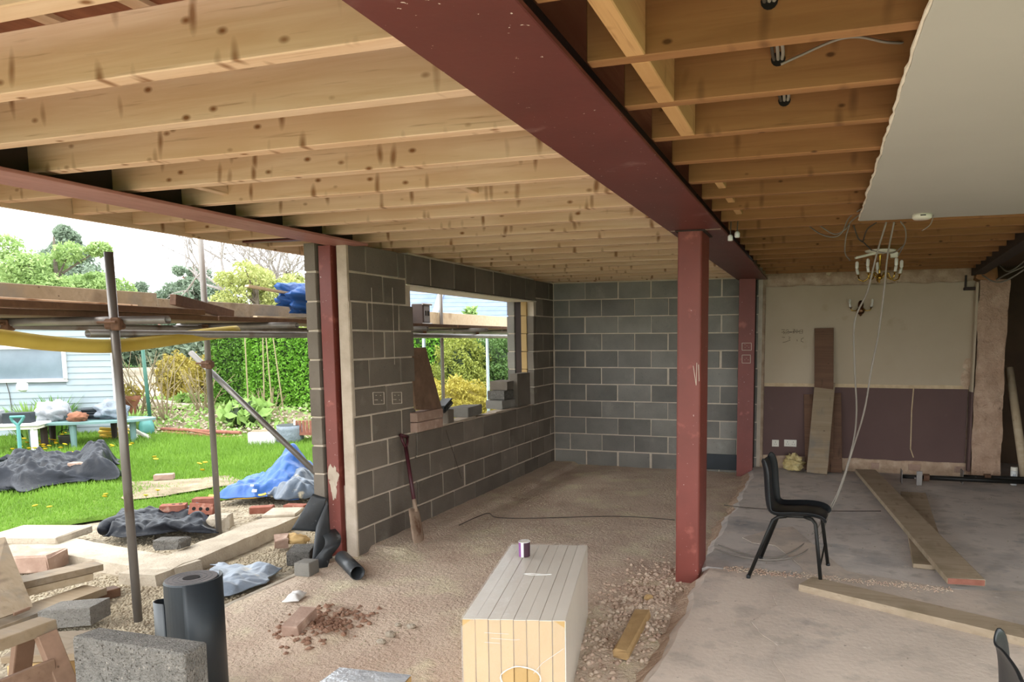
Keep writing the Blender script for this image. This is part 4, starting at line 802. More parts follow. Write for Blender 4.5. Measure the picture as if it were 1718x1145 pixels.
def cable(name, label, pts, r=.004, mat='cable', cat='cable', group=None): return obj(name, MB().tube(smoothpath(pts), r, 6), mat, label=label, cat=cat, group=group, smooth=True)
# the long drop from the ceiling down to the floor by the chair
dl = [PZ(1487, 373, 2.43), PY(1470, 430, -4.1), PY(1455, 490, -4.0), PY(1434, 540, -3.9), PY(1434, 620, -3.9), PY(1437, 690, -3.85), PY(1431, 745, -3.8), PY(1410, 815, -3.75), PY(1387, 860, -3.75)]
fl = [PZ(1366, 893, SL+.012), PZ(1340, 920, SL+.008), PZ(1300, 936, SL+.008), PZ(1250, 930, SL+.008), PZ(1205, 915, SL+.01)]
cable('hanging_cable', 'grey cable dropping from the ceiling, the left strand of the pair above the chair', dl+fl, .006)
dr = [PZ(1500, 373, 2.43), PY(1489, 430, -4.05), PY(1483, 490, -4.0), PY(1474, 560, -3.95), PY(1462, 620, -3.9), PY(1450, 690, -3.9), PY(1432, 750, -3.8), PY(1412, 815, -3.75), PY(1390, 865, -3.75)]
fr = [PZ(1375, 900, SL+.012), PZ(1345, 930, SL+.008), PZ(1295, 940, SL+.02), PZ(1240, 934, SL+.02), PZ(1200, 922, SL+.02)]
cable('hanging_cable', 'grey cable dropping from the ceiling, the right strand of the pair above the chair', dr+fr, .006)
cable('floor_cable', 'thin dark cable crossing the slab behind the chair', [PZ(x, y, SL+.006) for x, y in ((1215, 848), (1260, 853), (1330, 857), (1400, 858), (1478, 858))], .004, 'cable_dark')
cable('floor_cable', 'thin dark cable running across the earth floor to the red column', [PZ(x, y, .02) for x, y in ((770, 882), (800, 868), (820, 862), (835, 869), (900, 870), (1000, 867), (1070, 868), (1132, 873))], .004, 'cable_dark')
# loops at the broken edge of the plaster ceiling
lp = [[PZ(1455, 345, 2.45), PY(1425, 365, -4.15), PY(1413, 390, -4.1), PY(1398, 398, -4.0), PY(1375, 392, -3.9), PY(1350, 374, -3.8)], [PZ(1452, 352, 2.45), PY(1428, 372, -4.1), PY(1417, 386, -4.1), PY(1400, 393, -4.0), PY(1380, 382, -3.95), PY(1362, 368, -3.9)],
      [PY(1425, 378, -4.1), PY(1419, 400, -4.0), PY(1418, 425, -3.8), PY(1426, 437, -3.2)], [PY(1432, 378, -4.2), PY(1440, 400, -4.1), PY(1450, 408, -3.8), PY(1462, 420, -3.2)], [PY(1470, 374, -4.2), PY(1455, 385, -4.1), PY(1448, 404, -3.9)],
      [PY(1511, 372, -4.2), PY(1519, 385, -4.1), PY(1519, 405, -3.9), PY(1512, 420, -3.5), PY(1507, 429, -3.0)], [PY(1462, 420, -3.1), PY(1480, 424, -3.1), PY(1500, 424, -3.1), PY(1516, 412, -3.3)]]
for i, (pts, lab) in enumerate(zip(lp, ('outer loop of grey cable sagging below the joists at the torn ceiling corner', 'inner loop of grey cable sagging below the joists at the torn ceiling corner', 'cable hanging straight down left of the chandelier', 'cable slanting from the ceiling corner to the chandelier', 'short dark cable bowed under the plaster edge', 'pale cable looping down on the right of the chandelier', 'cable coiled around the ceiling rose of the chandelier'))):
    cable('loop_cable', lab, pts, .0045, 'cable_dark' if i in (3, 4) else 'cable')
for i, (px, py, dx, lab) in enumerate(((1303, 0, 0, 'nearest bundle of cables passing through the old joists'), (1312, 72, 0, 'second bundle of cables passing through the old joists'), (1309, 155, 0, 'third bundle of cables passing through the old joists'), (1325, 222, -9, 'fourth bundle of cables passing through the old joists'))):
    yj = [y for y in YR if y > -7.9][i+(0 if False else 0)]; t = thing('cable_bundle', PY(px, py+10, YR[[j for j, y in enumerate(YR) if y > -7.9][0]+i]-.03), lab, 'cables')
    yq = YR[[j for j, y in enumerate(YR) if y > -7.9][0]+i]
    for k_ in range(3):
        o_ = .012*(k_-1); obj('cable', MB().tube(smoothpath([(3.31+o_, yq-.38, 2.60), (3.31+o_, yq-.2, 2.585), (3.31+o_*1.3, yq-.06, 2.565), (3.31+o_, yq-.026, 2.555), (3.31+o_, yq+.02, 2.55)], 5), .006, 6), 'cable' if k_ else 'cable_dark', t, smooth=True)
    obj('hole', MB().lathe((3.31, yq-.0245, 2.555), [(.0001, 0), (.022, 0), (.022, .002), (.0001, .002)], 14, RX), 'hole', t)
cable('loop_cable', 'single grey cable running from the joist hole to the torn plaster edge', [PY(1310, 108, -6.86), PY(1345, 92, -6.86), PY(1400, 68, -6.86), PY(1440, 62, -6.86), PY(1490, 71, -6.86), PY(1545, 71, -6.80)], .004)
cable('loop_cable', 'pale flat loop of cable lying under the fifth old joist', [PY(1310, 273, -5.55), PY(1325, 279, -5.6), PY(1350, 274, -5.55), PY(1400, 268, -5.5)], .005)
t = thing('smoke_alarm', (4.10, -4.3, 2.44), 'yellowed round smoke alarm base at the edge of the plaster ceiling', 'smoke alarm'); q = PZ(1547, 362, 2.43)
obj('base', MB().lathe((q.x, q.y, 2.408), [(.0001, 0), (.045, 0), (.055, .008), (.055, .03)], 20), 'offwhite', t, smooth=True); obj('vent', MB().box((q.x, q.y-.05, 2.425), (.03, .012, .006)), 'hole', t)
cable('loop_cable', 'short pale tail of cable beside the smoke alarm', [(q.x+.07, q.y+.05, 2.44), (q.x+.06, q.y+.1, 2.39), (q.x+.02, q.y+.15, 2.36)], .003)
for (dx, lab, dz) in ((0, 'left of two white lamp holders hanging beside the beam joint', 0), (.045, 'right of two white lamp holders hanging beside the beam joint', .02)):
    q = Vector((2.868+dx, -4.30, 2.345+dz)); t = thing('lamp_holder', q, lab, 'lamp holder'); obj('holder', MB().lathe(q, [(.012, 0), (.017, .004), (.017, .03), (.01, .04), (.0001, .042)], 12), 'white', t, smooth=True); obj('flex', MB().tube([q+Vector((0, 0, .04)), q+Vector((.004, 0, .14))], .004, 6), 'cable_dark', t)
for i, pts in enumerate(([PY(1648, 462, -.3), PY(1668, 473, -.5), PY(1690, 470, -.7), PY(1730, 445, -.9)], [PY(1672, 470, -.3), PY(1690, 460, -.5), PY(1735, 440, -.7)], [PY(1676, 445, -.3), PY(1695, 455, -.5), PY(1735, 425, -.8)])):
    cable('loop_cable', ('lowest cable strung across the head of the pier', 'middle cable strung across the head of the pier', 'uppermost cable strung across the head of the pier')[i], pts, .008)
obj('timber_block', MB().box(PY(1394, 453, -.12), (.05, .09, .14), Matrix.Rotation(.5, 3, 'Y'), .004), 'pale_wood', label='small pale wood block stuck up at the top of the cream wall', cat='wood block')
# ---- spade leaning on the block wall
t = thing('spade', (.2, -3.9, 0), 'muddy garden spade with a maroon handle leaning against the block wall', 'spade')
foot = PZ(705, 908, .03); grip = Vector((.035, *PX(678, 732, .035)[1:])); neck = foot+(grip-foot)*.30
d = (grip-foot).normalized(); sd_ = d.cross(Vector((1, 0, 0))).normalized()
obj('shaft', MB().tube([neck-d*.03, grip-d*.10], .017, 10), 'handle', t, smooth=True)
obj('grip', MB().tube([grip-d*.11, grip-d*.05+sd_*.04, grip+sd_*.052], .012, 8).tube([grip-d*.11, grip-d*.05-sd_*.04, grip-sd_*.052], .012, 8).tube([grip+sd_*.058, grip-sd_*.058], .015, 8), 'handle', t, smooth=True)
obj('socket', MB().tube([neck+d*.08, neck-d*.03], [.017, .02], 10), 'blade', t, smooth=True)
V = []; F = []; nn = d.cross(sd_)
for i in range(9):
    u = i/8; wd = .085+.01*u if i < 7 else .095*(1, .93, .72)[i-6]
    for j in range(9): s_ = -1+j/4; V.append(neck-d*(u*.31)+sd_*(wd*s_)+nn*(.016*s_*s_))
bl = obj('blade', (V, [(i*9+j, i*9+j+1, (i+1)*9+j+1, (i+1)*9+j) for i in range(8) for j in range(8)]), 'blade', t, smooth=True); md = bl.modifiers.new('t', 'SOLIDIFY'); md.thickness = .004
# ---- items on the window sill
t = timber('leaning_board', 'tapered brown board standing in the left of the window opening', PX(717, 703, .035), PX(709, 586, -.03), .20, .025, 'ply', up=(1, 0, 0)) if False else thing('leaning_board', (.03, -3.32, OZ0), 'tapered brown board standing in the left of the window opening', 'board')
a, b, c_, d = [Vector((.03, *PX(x, y, .03)[1:])) for x, y in ((698, 688), (742, 688), (724, 583), (697, 584))]; c_.x = d.x = -.03
obj('board', MB().prism([a, b, c_, d], (-.02, 0, 0)), 'ply', t)
for k_, (z0, z1, dx) in enumerate(((.875, .965, 0), (.965, 1.055, .004))):
    q0, q1 = PX(699, 720, .06)[1], PX(743, 715, .06)[1]
    obj('clay_block', MB().box((.0+dx, (q0+q1)/2, (z0+z1)/2+.005), (.13, abs(q1-q0), .085), None, .006, .003), 'brick_dusty', label=('lower' if k_ == 0 else 'upper')+' of two dusty pink blocks propping the tapered board on the sill', cat='block')
q = PX(752, 706, -.02); obj('concrete_block', MB().box((-.05, q[1]+.02, OZ0+.075), (.10, .12, .14), None, .005, .004), 'block', label='short grey block on the sill under the black case', cat='block')
t = thing('tool_case', (-.06, -2.98, OZ0+.15), 'small black plastic case lying on the sill', 'case'); q = Vector((-.06, -2.93, OZ0+.175))
obj('body', MB().box(q, (.12, .26, .055), Matrix.Rotation(.25, 3, 'X') @ Matrix.Rotation(.2, 3, 'Z'), .015, .004), 'blackplastic', t); obj('lid', MB().box(q+Vector((0, .01, .034)), (.11, .25, .02), Matrix.Rotation(.25, 3, 'X') @ Matrix.Rotation(.2, 3, 'Z'), .008), 'blackplastic', t); obj('catch', MB().box(q+Vector((.062, .02, .01)), (.008, .07, .014), Matrix.Rotation(.25, 3, 'X')), 'tube', t)
obj('concrete_block', MB().box((-.15, -2.30, OZ0+.07), (.22, .44, .10), Matrix.Rotation(.12, 3, 'Z'), .005, .004), 'block_blue', label='full grey block lying flat in the middle of the sill', cat='block')
obj('slate_piece', MB().box((-.06, -2.55, OZ0+.017), (.13, .42, .012), Matrix.Rotation(.06, 3, 'Z'), .003, .003), 'mortar_band', label='thin flat packing piece on the sill in front of the grey block', cat='slate')
obj('slate_piece', MB().box((-.06, -1.62, OZ0+.014), (.13, .44, .012), Matrix.Rotation(-.05, 3, 'Z'), .003, .003), 'mortar_band', label='thin flat packing piece under the stack of blocks', cat='slate')
for k_, (y, l, lab, mt) in enumerate(((-1.50, .34, 'lowest', 'block_blue'), (-1.46, .26, 'middle', 'block_loose'), (-1.33, .32, 'topmost', 'block'))):
    obj('concrete_block', MB().box((-.13-.02*k_, y+.05, OZ0+.075+.104*k_), (.215, l, .10), Matrix.Rotation(.05*(k_-1), 3, 'Z'), .005, .004), mt, label=lab+' of three grey blocks stacked at the right end of the sill', cat='block')
obj('concrete_block', MB().box((-.06, -1.02, OZ0+.215), (.10, .40, .40), None, .005, .004), 'block', label='upright dark block beside the stack at the right window jamb', cat='block')

# ================================================================== BUILDING SITE AT THE LEFT
def rot(z, x=0, y=0): return Matrix.Rotation(z, 3, 'Z') @ Matrix.Rotation(x, 3, 'X') @ Matrix.Rotation(y, 3, 'Y')
kb = thing('concrete_kerb', (-1.2, -4.7, -.05), 'pale concrete footing bent round a corner beside the gravel trench', 'kerb')
def footing(p0, p1, w, z1, n=16):
    p0, p1 = Vector((*p0, 0)), Vector((*p1, 0)); d = (p1-p0).normalized(); s = Vector((-d.y, d.x, 0)); V = []
    for i in range(n+1):
        p = p0+(p1-p0)*i/n; j = lambda: random.uniform(-.012, .012)
        for (o, z) in ((-w/2-.02, -.14), (-w/2+j(), z1+j()*.4), (w/2+j(), z1+j()*.4), (w/2+.02, -.14)): q = p+s*o; V.append((q.x, q.y, z))
    F = [(i*4+k, (i+1)*4+k, (i+1)*4+k+1, i*4+k+1) for i in range(n) for k in range(3)]+[(3, 2, 1, 0), (n*4, n*4+1, n*4+2, n*4+3)]
    return V, F
obj('footing', footing((-1.14, -5.42), (-1.40, -3.25), .30, .05), 'concrete', kb); obj('footing', footing((-1.0, -5.16), (-3.0, -4.93), .30, .046), 'concrete', kb)
def rblock(name, label, c, d, R, mat, cat='block', b=.006, jit=.004, **kw): return obj(name, MB().box(c, d, R, b, jit), mat, label=label, cat=cat, **kw)
# foreground stack of dense blocks
A, B = PZ(118, 1069, .66), PZ(306.5, 1097, .66); ex = (B-A).normalized(); ey = Vector((-ex.y, ex.x, 0)); R = Matrix((ex, ey, Vector((0, 0, 1)))).transposed()
lab = ('bottom block of the foreground stack of rough dense blocks', 'middle block of the foreground stack of rough dense blocks, jutting forward', 'top block of the foreground stack of rough dense blocks beside the black roll')
for k_ in range(3):
    c = (A+B)/2+ey*(.055-.15*(k_ == 1)-.05*(k_ == 0))+ex*(-.03*(k_ == 1)); c.z = .1075+.2215*k_
    if k_ == 1: c.z -= .0
    obj('dense_block', MB().box(c, ((B-A).length, .105, .213), R, .007, .003), 'block_loose', label=lab[k_], cat='block')
# upright roll of damp-proof membrane
rc = (PZ(281, 970, .6)+PZ(361, 970, .6))/2; rr = .115
t = thing('membrane_roll', (rc.x, rc.y, 0), 'black roll of damp-proof membrane standing upright', 'roll')
obj('roll', MB().lathe((rc.x, rc.y, 0), [(rr*.98, 0), (rr, .01), (rr, .592), (rr-.004, .60)], 40), 'dpm', t, smooth=False)
obj('roll_end', MB().lathe((rc.x, rc.y, .597), [(.036, -.06), (.038, .004), (rr-.006, .0045), (rr-.004, .002)], 40), 'dpm_end', t)
obj('core_hole', MB().lathe((rc.x, rc.y, .54), [(.0001, 0), (.036, .0), (.036, .062)], 24), 'hole', t)
sp = [(rc.x+r*math.cos(a), rc.y+r*math.sin(a), .6018) for a, r in [(.35*i, .042+.0012*i) for i in range(54)]]; obj('spiral', MB().tube(sp, .0009, 4), 'dpm', t)
ol = [(rc.x+(rr+.012)*math.cos(a), rc.y+(rr+.012)*math.sin(a)) for a in np.radians(np.linspace(70, -60, 16))]
V = []
for (x, y) in ol: V += [(x, y, .0), (x, y, .604)]
o = obj('outer_wrap', (V, [(2*i, 2*i+2, 2*i+3, 2*i+1) for i in range(len(ol)-1)]), 'dpm', t, smooth=True); o.modifiers.new('t', 'SOLIDIFY').thickness = .003
fa = [(rc.x-rr*.55, rc.y-rr*.84), (rc.x-rr*1.1, rc.y-rr*.72), (rc.x-rr*1.55, rc.y-rr*.45), (rc.x-rr*1.75, rc.y-rr*.05), (rc.x-rr*1.65, rc.y+rr*.25), (rc.x-rr*1.35, rc.y+rr*.3)]
fa = [tuple(p[:2]) for p in smoothpath([(a, b, 0) for a, b in fa], 5)]; V = []
for i, (x, y) in enumerate(fa): V += [(x, y, 0), (x, y, .50-.04*i/len(fa))]
o = obj('loose_flap', (V, [(2*i, 2*i+2, 2*i+3, 2*i+1) for i in range(len(fa)-1)]), 'dpm', t, smooth=True); o.modifiers.new('t', 'SOLIDIFY').thickness = .003
# grey broken block, timbers and odd blocks
A, B, C_ = PZ(63, 1027, .11), PZ(148, 1020, .11), PZ(184, 1003, .11)
t_ = MB().prism([(A.x, A.y, 0), (B.x+.01, B.y, 0), (C_.x, C_.y, 0), (A.x+C_.x-B.x, A.y+C_.y-B.y, 0)], (0, 0, .11)); obj('broken_block', t_, 'pale_block', label='broken half of a pale grey block lying behind the foreground stack', cat='block')
def tpx(name, label, a, b, z, w, th, mat, cat='timber'):
    p0, p1 = PZ(*a, z), PZ(*b, z); return timber(name, label, p0, p1, w, th, mat, cat=cat)
tpx('timber_board', 'uppermost pale timber of the pile, with a knot and a hole', (-60, 1000), (165, 949), .17, .16, .045, 'board'); tpx('timber_board', 'yellowish timber sandwiched in the middle of the timber pile', (-60, 1015), (150, 965), .115, .13, .05, 'pale_wood'); tpx('timber_board', 'wide pale timber at the bottom of the pile by the broken block', (-60, 1070), (160, 990), .05, .20, .045, 'board')
obj('bearer', MB().plank((-1.25, -6.1, -.0), (-1.1, -5.6, .0), .09, .06), 'board_dark', label='short dark bearer under the timber pile', cat='timber')
q = PZ(55, 948, .03); rblock('stone_block', 'squared tan block lying at the left edge behind the timber pile', (q.x-.05, q.y+.05, .04), (.34, .24, .13), rot(.35), 'brick_dusty', b=.01, jit=.01)
q = PZ(85, 903, .05); rblock('paving_slab', 'pale flat slab at the lawn edge on the left', (q.x-.12, q.y, .07), (.62, .40, .06), rot(.25), 'concrete', 'slab', .008, .006)
t = thing('leaning_sheet', PZ(25, 1030, .2), 'pale plywood sheet leaning at the left edge', 'board'); a, b, c_, d = PZ(-30, 1050, .10), PZ(48, 1022, .10), PZ(2, 905, .42), PZ(-70, 915, .42); 
obj('sheet', MB().prism([a, b, c_, d], (.02, .012, .012)), 'board', t); obj('edge_split', MB().plank(b+(a-b)*.02+Vector((.02, .0, .01)), b+(a-b)*.4+Vector((.02, 0, .005)), .012, .02), 'ply', t)
# trestle in the corner
t = thing('saw_trestle', (.35, -7.35, 0), 'brown wooden saw trestle in the bottom left corner', 'trestle')
h0, h1 = PZ(-70, 1100, .56), PZ(82, 1046, .56); d = (h1-h0).normalized(); s_ = Vector((-d.y, d.x, 0))
obj('top_rail', MB().plank(h0, h1, .10, .05, b=.004, jit=.003), 'board', t)
for (f, sg) in ((.86, -1), (.80, 1), (.1, -1), (.1, 1)):
    p = h0+(h1-h0)*f+Vector((0, 0, -.02))+s_*(.045*sg); ft = p+s_*(.20*sg)+d*(.03 if f > .5 else -.03); ft.z = .0; obj('leg', MB().plank(ft, p, .075, .03, up=tuple(s_), b=.003), 'ply', t)
obj('brace_board', MB().plank(h0+(h1-h0)*.12+s_*-.10+Vector((0, 0, -.17)), h0+(h1-h0)*.82+s_*-.10+Vector((0, 0, -.17)), .02, .12, b=.003), 'ply', t)
q = PZ(92, 1110, .16); rblock('insulation_block', 'cream foam block under a grey board beside the trestle', (q.x, q.y+.02, .10), (.26, .3, .20), rot(.35), 'pir', 'insulation'); rblock('cover_board', 'short weathered board lying on the cream foam block', (q.x-.01, q.y+.03, .222), (.34, .28, .038), rot(.4), 'board', 'board')
# loose bricks
def brick(label, c, R, mat='brick', holes=False):
    t = thing('brick', c, label, 'brick'); d = (.215, .1025, .065)
    obj('brick_body', MB().box(c, d, R, .004, .003), mat, t)
    if holes:
        for x in (-.06, 0, .06): 
            for sg in (-1, 1): obj('perforation', MB().lathe(Vector(c)+R @ Vector((x, 0, sg*.033)), [(.0001, 0), (.017, 0), (.017, .001), (.0001, .001)], 12, R), 'hole', t)
    return t
q = PZ(488, 1075, .0); brick('dusty brick tipped on end on the earth floor', (q.x-.01, q.y+.09, .075), rot(1.75, 0, -.18), 'brick_dusty')
q = PZ(345, 857, .0); brick('red brick lying at the back of the folded black sheet', (q.x, q.y, .10), rot(.45)); q = PZ(345, 880, .0); brick('perforated red brick on the black sheet by the second scaffold pole', (q.x-.03, q.y, .14), rot(.2, 1.25, .2), holes=True)
q = PZ(293, 878, 0); brick('pink perforated brick lying flat on the black sheet', (q.x, q.y, .145), rot(.6), 'brick', True); q = PZ(440, 862, .0); brick('red brick lying on the stones below the blue tarpaulin', (q.x, q.y, .04), rot(.5)); q = PZ(497, 862, .0); brick('red brick beside the bitumen sheet at the pier', (q.x, q.y, .06), rot(.15))
q = PZ(276, 807, 0); brick('pale pink brick lying in the grass', (q.x, q.y, .05), rot(.6), 'brick_dusty'); q = PZ(133, 785, .18); brick('tan brick weighing down the crumpled black sheet on the lawn', (q.x, q.y, .21), rot(.3), 'brick_dusty')
q = PZ(283, 922, .05); rblock('stone_block', 'grey broken block on the corner of the footing', (q.x, q.y+.03, .095), (.24, .13, .08), rot(.2), 'block_loose', jit=.012, b=.012); q = PZ(355, 880, .05); rblock('stone_block', 'pale grey cobble beside the perforated brick', (q.x+.06, q.y+.05, .07), (.18, .2, .13), rot(.5), 'concrete', jit=.02, b=.02)
q = PZ(470, 868, .03); rblock('paving_slab', 'white flat slab on the footing below the blue tarpaulin', (q.x, q.y+.05, .065), (.3, .3, .03), rot(.4), 'concrete', 'slab')
for i, (px, py, s_, lab) in enumerate(((690, 1055, .03, 'small pale stone on the earth floor left of the pack'), (655, 1068, .035, 'flat chip of stone on the earth floor below the pale stone'), (640, 1080, .028, 'dark chip on the earth floor nearest the foil board'), (668, 1052, .02, 'tiny white stone near the pale stone'))):
    q = PZ(px, py, .0); obj('stone', MB().blob((q.x, q.y, .012), (s_, s_*.8, s_*.5), 1, .3, i+3, flat=.6), 'concrete', label=lab, cat='stone')
crumple('plastic_litter', [PZ(x, y, .0) for x, y in ((472, 1013), (500, 1012), (512, 998), (490, 999))], lambda u, v: .015, 'litter', 'scrap of white plastic on the earth floor', 'litter', 3, 12, .02, .3, rag=.02)
# soil clods round the tipped brick
x = RNG.normal(.66, .11, 260); y = RNG.normal(-5.75, .14, 260); pebbles('soil_clods', np.stack([x, y, [eh(a, b)+.004 for a, b in zip(x, y)]], 1), .026, 'soil_red', label='reddish soil clods heaped behind the tipped brick', cat='soil', kind='stuff')
# ---- sheets and tarpaulins
crumple('plastic_sheet', [PZ(x, y, -.03) for x, y in ((300, 1002), (398, 1000), (475, 958), (360, 950))], lambda u, v: .02, 'tarp_pale', 'pale grey-blue plastic sheet lying in the gravel trench', 'sheet', 4, 54, .035)
crumple('black_sheet', [PZ(x, y, .02) for x, y in ((175, 905), (350, 902), (362, 856), (195, 872))], lambda u, v: .03+.05*math.sin(3*v)*math.exp(-3*u), 'tarp_black', 'folded black plastic sheet with bricks on it beside the footing', 'sheet', 6, 70, .06, .08)
t = obj('sheet_roll', MB().tube(smoothpath([PZ(172, 893, .06), PZ(185, 880, .10), PZ(240, 866, .10), PZ(330, 856, .08)], 6), [.04, .05, .055, .055, .06, .06, .06, .06, .06, .06, .06, .06, .06, .055, .05, .05, .045, .04, .035][:19], 12), 'tarp_black', label='rolled edge of black membrane along the back of the folded sheet', cat='roll', smooth=True)
crumple('black_sheet', [PZ(x, y, .02) for x, y in ((-40, 835), (205, 806), (205, 775), (10, 775))], lambda u, v: .10+.12*math.exp(-((u-.82)/.13)**2)-.04*math.exp(-((u-.62)/.1)**2), 'tarp_black', 'crumpled black sheet covering a heap on the lawn', 'sheet', 8, 80, .085, .16, rag=.2)
bt = crumple('blue_tarpaulin', [PZ(x, y, .02) for x, y in ((362, 838), (500, 840), (545, 800), (430, 805))], lambda u, v: .04+.34*math.exp(-((u-.72)/.24)**2-((v-.55)/.38)**2), 'tarp_blue', 'bright blue tarpaulin bundled on the lawn', 'tarpaulin', 5, 70, .055, .10)
obj('tarpaulin_edge', MB().tube(smoothpath([PZ(352, 833, .03), PZ(400, 835, .035), PZ(440, 832, .05), PZ(449, 826, .07)], 6), .022, 6), 'yellow', bt, label='yellow edging')
obj('tarpaulin_print', MB().box(PZ(427, 824, .12), (.05, .008, .03), rot(.3, -.5)).box(PZ(423, 815, .16), (.035, .008, .02), rot(.3, -.5)), 'white', bt, label='small white print')
crumple('grey_sheet', [PZ(x, y, .02) for x, y in ((436, 842), (535, 842), (545, 815), (460, 822))], lambda u, v: .14*math.exp(-((u-.6)/.35)**2), 'tarp_grey', 'shiny dark grey plastic sheet beside the blue tarpaulin', 'sheet', 9, 60, .07, .1)
# ---- bitumen sheet folded round the foot of the pier, blocks and pipe there
t = thing('bitumen_sheet', (-.42, -4.65, 0), 'stiff black bitumen sheet curling round the foot of the left column', 'sheet')
pa = [Vector(p) for p in ((-.10, -4.62, .0), (-.24, -4.60, .0), (-.30, -4.66, .0), (-.40, -4.74, .0))]
a, b, c_, d = PY(488, 890, -4.72), PY(536, 893, -4.60), PY(548, 836, -4.56), PY(525, 829, -4.62)
def quad(a, b, c_, d, bulge, n=12): return sheet([a, b, c_, d], n, n, lambda u, v, x, y: (0, -bulge*math.sin(math.pi*u)*math.sin(math.pi*v), 0))
o = obj('upper_flap', quad(a, b, c_, d, .02), 'dpc', t, smooth=True); o.modifiers.new('t', 'SOLIDIFY').thickness = .006
a, b, c_, d = PY(520, 968, -4.76), PY(560, 962, -4.58), PY(550, 838, -4.56), PY(530, 884, -4.66)
o = obj('lower_sheet', quad(a, b, c_, d, .05), 'dpc', t, smooth=True); o.modifiers.new('t', 'SOLIDIFY').thickness = .006
cu = smoothpath([PY(536, 892, -4.62), PY(545, 905, -4.66), PY(543, 920, -4.72), PY(528, 940, -4.78), PY(520, 960, -4.84), PY(505, 972, -4.88)], 6); V = []
for p in cu: V += [p, p+Vector((.07, .10, 0))]
o = obj('curled_strip', (V, [(2*i, 2*i+2, 2*i+3, 2*i+1) for i in range(len(cu)-1)]), 'dpc', t, smooth=True); o.modifiers.new('t', 'SOLIDIFY').thickness = .005
q = PZ(498, 945, 0); rblock('concrete_block', 'pale grey offcut block left of the curled bitumen strip', (q.x-.02, q.y+.08, .04), (.17, .22, .11), rot(.45), 'block_loose'); q = PZ(508, 964, 0); rblock('concrete_block', 'grey offcut block in front of the curled bitumen strip', (q.x+.02, q.y+.02, .045), (.12, .13, .10), rot(.15), 'block_blue')
q = PZ(473, 918, -.02); rblock('brick_half', 'broken pink half brick on the gravel near the pier', (q.x, q.y, .03), (.11, .10, .08), rot(.7, .3), 'brick_dusty', 'brick', jit=.01); q = PZ(497, 915, -.02); obj('cloth_scrap', MB().blob((q.x, q.y, .03), (.11, .07, .05), 2, .4, 6, 2, .5), 'pir', label='pale yellow crumpled scrap beside the broken pink half brick', cat='scrap', smooth=True)
p0, p1 = PZ(576, 938, .055), PZ(598, 960, .055); d = (p1-p0).normalized(); obj('pipe_offcut', MB().pipe(p0-d*.04, p1+d*.03, .052, .006, 20), 'dpc', label='short black plastic pipe offcut on the floor by the wall end', cat='pipe', smooth=True)
# ---- scaffold
def tube_t(name, label, p0, p1, mat='tube', r=.0242, cat='scaffold tube', couplers=(), parent=None):
    t = thing(name, p0, label, cat); obj('tube', MB().pipe(p0, p1, r, .004, 16), mat, t, smooth=True)
    for c in couplers:
        c = Vector(c); obj('coupler', MB().box(c, (.085, .085, .06), rot(.4), .01).box(c+Vector((.045, -.03, 0)), (.05, .03, .075), rot(.4), .006), 'rust', t); obj('bolt', MB().tube([c+Vector((-.07, -.05, .01)), c+Vector((.07, -.05, .01))], .008, 8), 'rust', t)
    return t
q = PZ(232, 1043, 0); p1_ = (q.x, q.y)
tube_t('scaffold_standard', 'nearest upright scaffold pole beside the black roll', (q.x, q.y, .0), (q.x-.03, q.y, 2.215), couplers=[(q.x-.02, q.y, 1.80)])
q2 = PZ(368, 900, 0); tube_t('scaffold_standard', 'upright scaffold pole rising past the eaves behind the black sheet', (q2.x, q2.y, .02), (q2.x-.03, q2.y, 4.2), couplers=[(q2.x-.02, q2.y, 1.50), (q2.x-.02, q2.y, 1.76)])
a, b = PY(320, 592, -4.25), PY(521, 785, -4.2); tube_t('scaffold_brace', 'diagonal scaffold brace clamped to the second pole', a, a+(b-a)*1.18)
for (px, xx_, mt, top, lab) in ((742, -1.5, 'tube', 4.2, 'dark scaffold pole seen in the left of the window opening'), (712, -1.75, 'tube_pale', 1.72, 'pale scaffold pole farthest left in the window opening'), (818, -1.75, 'tube_pale', 1.72, 'pale scaffold pole seen right of centre in the window opening')):
    p = PX(px, 600, xx_); tube_t('scaffold_standard', lab, (xx_, p.y, -.03), (xx_, p.y, top), mt)
PXI, PXO, PT = -.80, -1.50, 1.90
tube_t('scaffold_ledger', 'inner scaffold ledger under the platform boards', (-.62, -6.05, 1.745), (-.72, 2.6, 1.745)); tube_t('scaffold_ledger', 'outer scaffold ledger under the platform boards', (PXO+.045, -7.6, 1.80), (PXO+.045, 2.6, 1.80))
for (y, x1, lab) in ((-5.93, -.15, 'scaffold putlog beside the nearest pole, open end towards the house'), (-4.38, -.54, 'scaffold putlog ending at the block pier'), (-2.35, -.55, 'scaffold putlog at the left of the window opening'), (-.9, -.55, 'scaffold putlog in the middle of the window opening'), (.6, -.55, 'scaffold putlog at the right of the window opening')):
    tube_t('scaffold_putlog', lab, (x1, y, 1.822), (-1.75, y, 1.822), couplers=[(PXO+.03, y, 1.80)])
plat = thing('scaffold_platform', (-1.15, -2.5, 1.85), 'platform of scaffold boards outside the block wall', 'scaffold')
for i in range(4):
    x = PXI-.115-.232*i
    for (y0, y1) in ((-8.3, -4.9), (-4.88, -1.2), (-1.18, 2.6)): obj('scaffold_board', MB().plank((x+random.uniform(-.01, .01), y0+.1*i, 1.866), (x, y1+.1*i, 1.866), .222, .037, b=.003), 'board' if i else 'board_dark', plat)
obj('scaffold_plank', MB().plank((-.66, -8.0, 1.905), (-.82, -5.05, 1.905), .10, .04, b=.003), 'board_dark', label='dark edge board lying on the scaffold platform, left part', cat='plank')
tb = thing('toe_board', (PXO-.06, -3, 1.885), 'pale toe board along the outer edge of the scaffold', 'toe board')
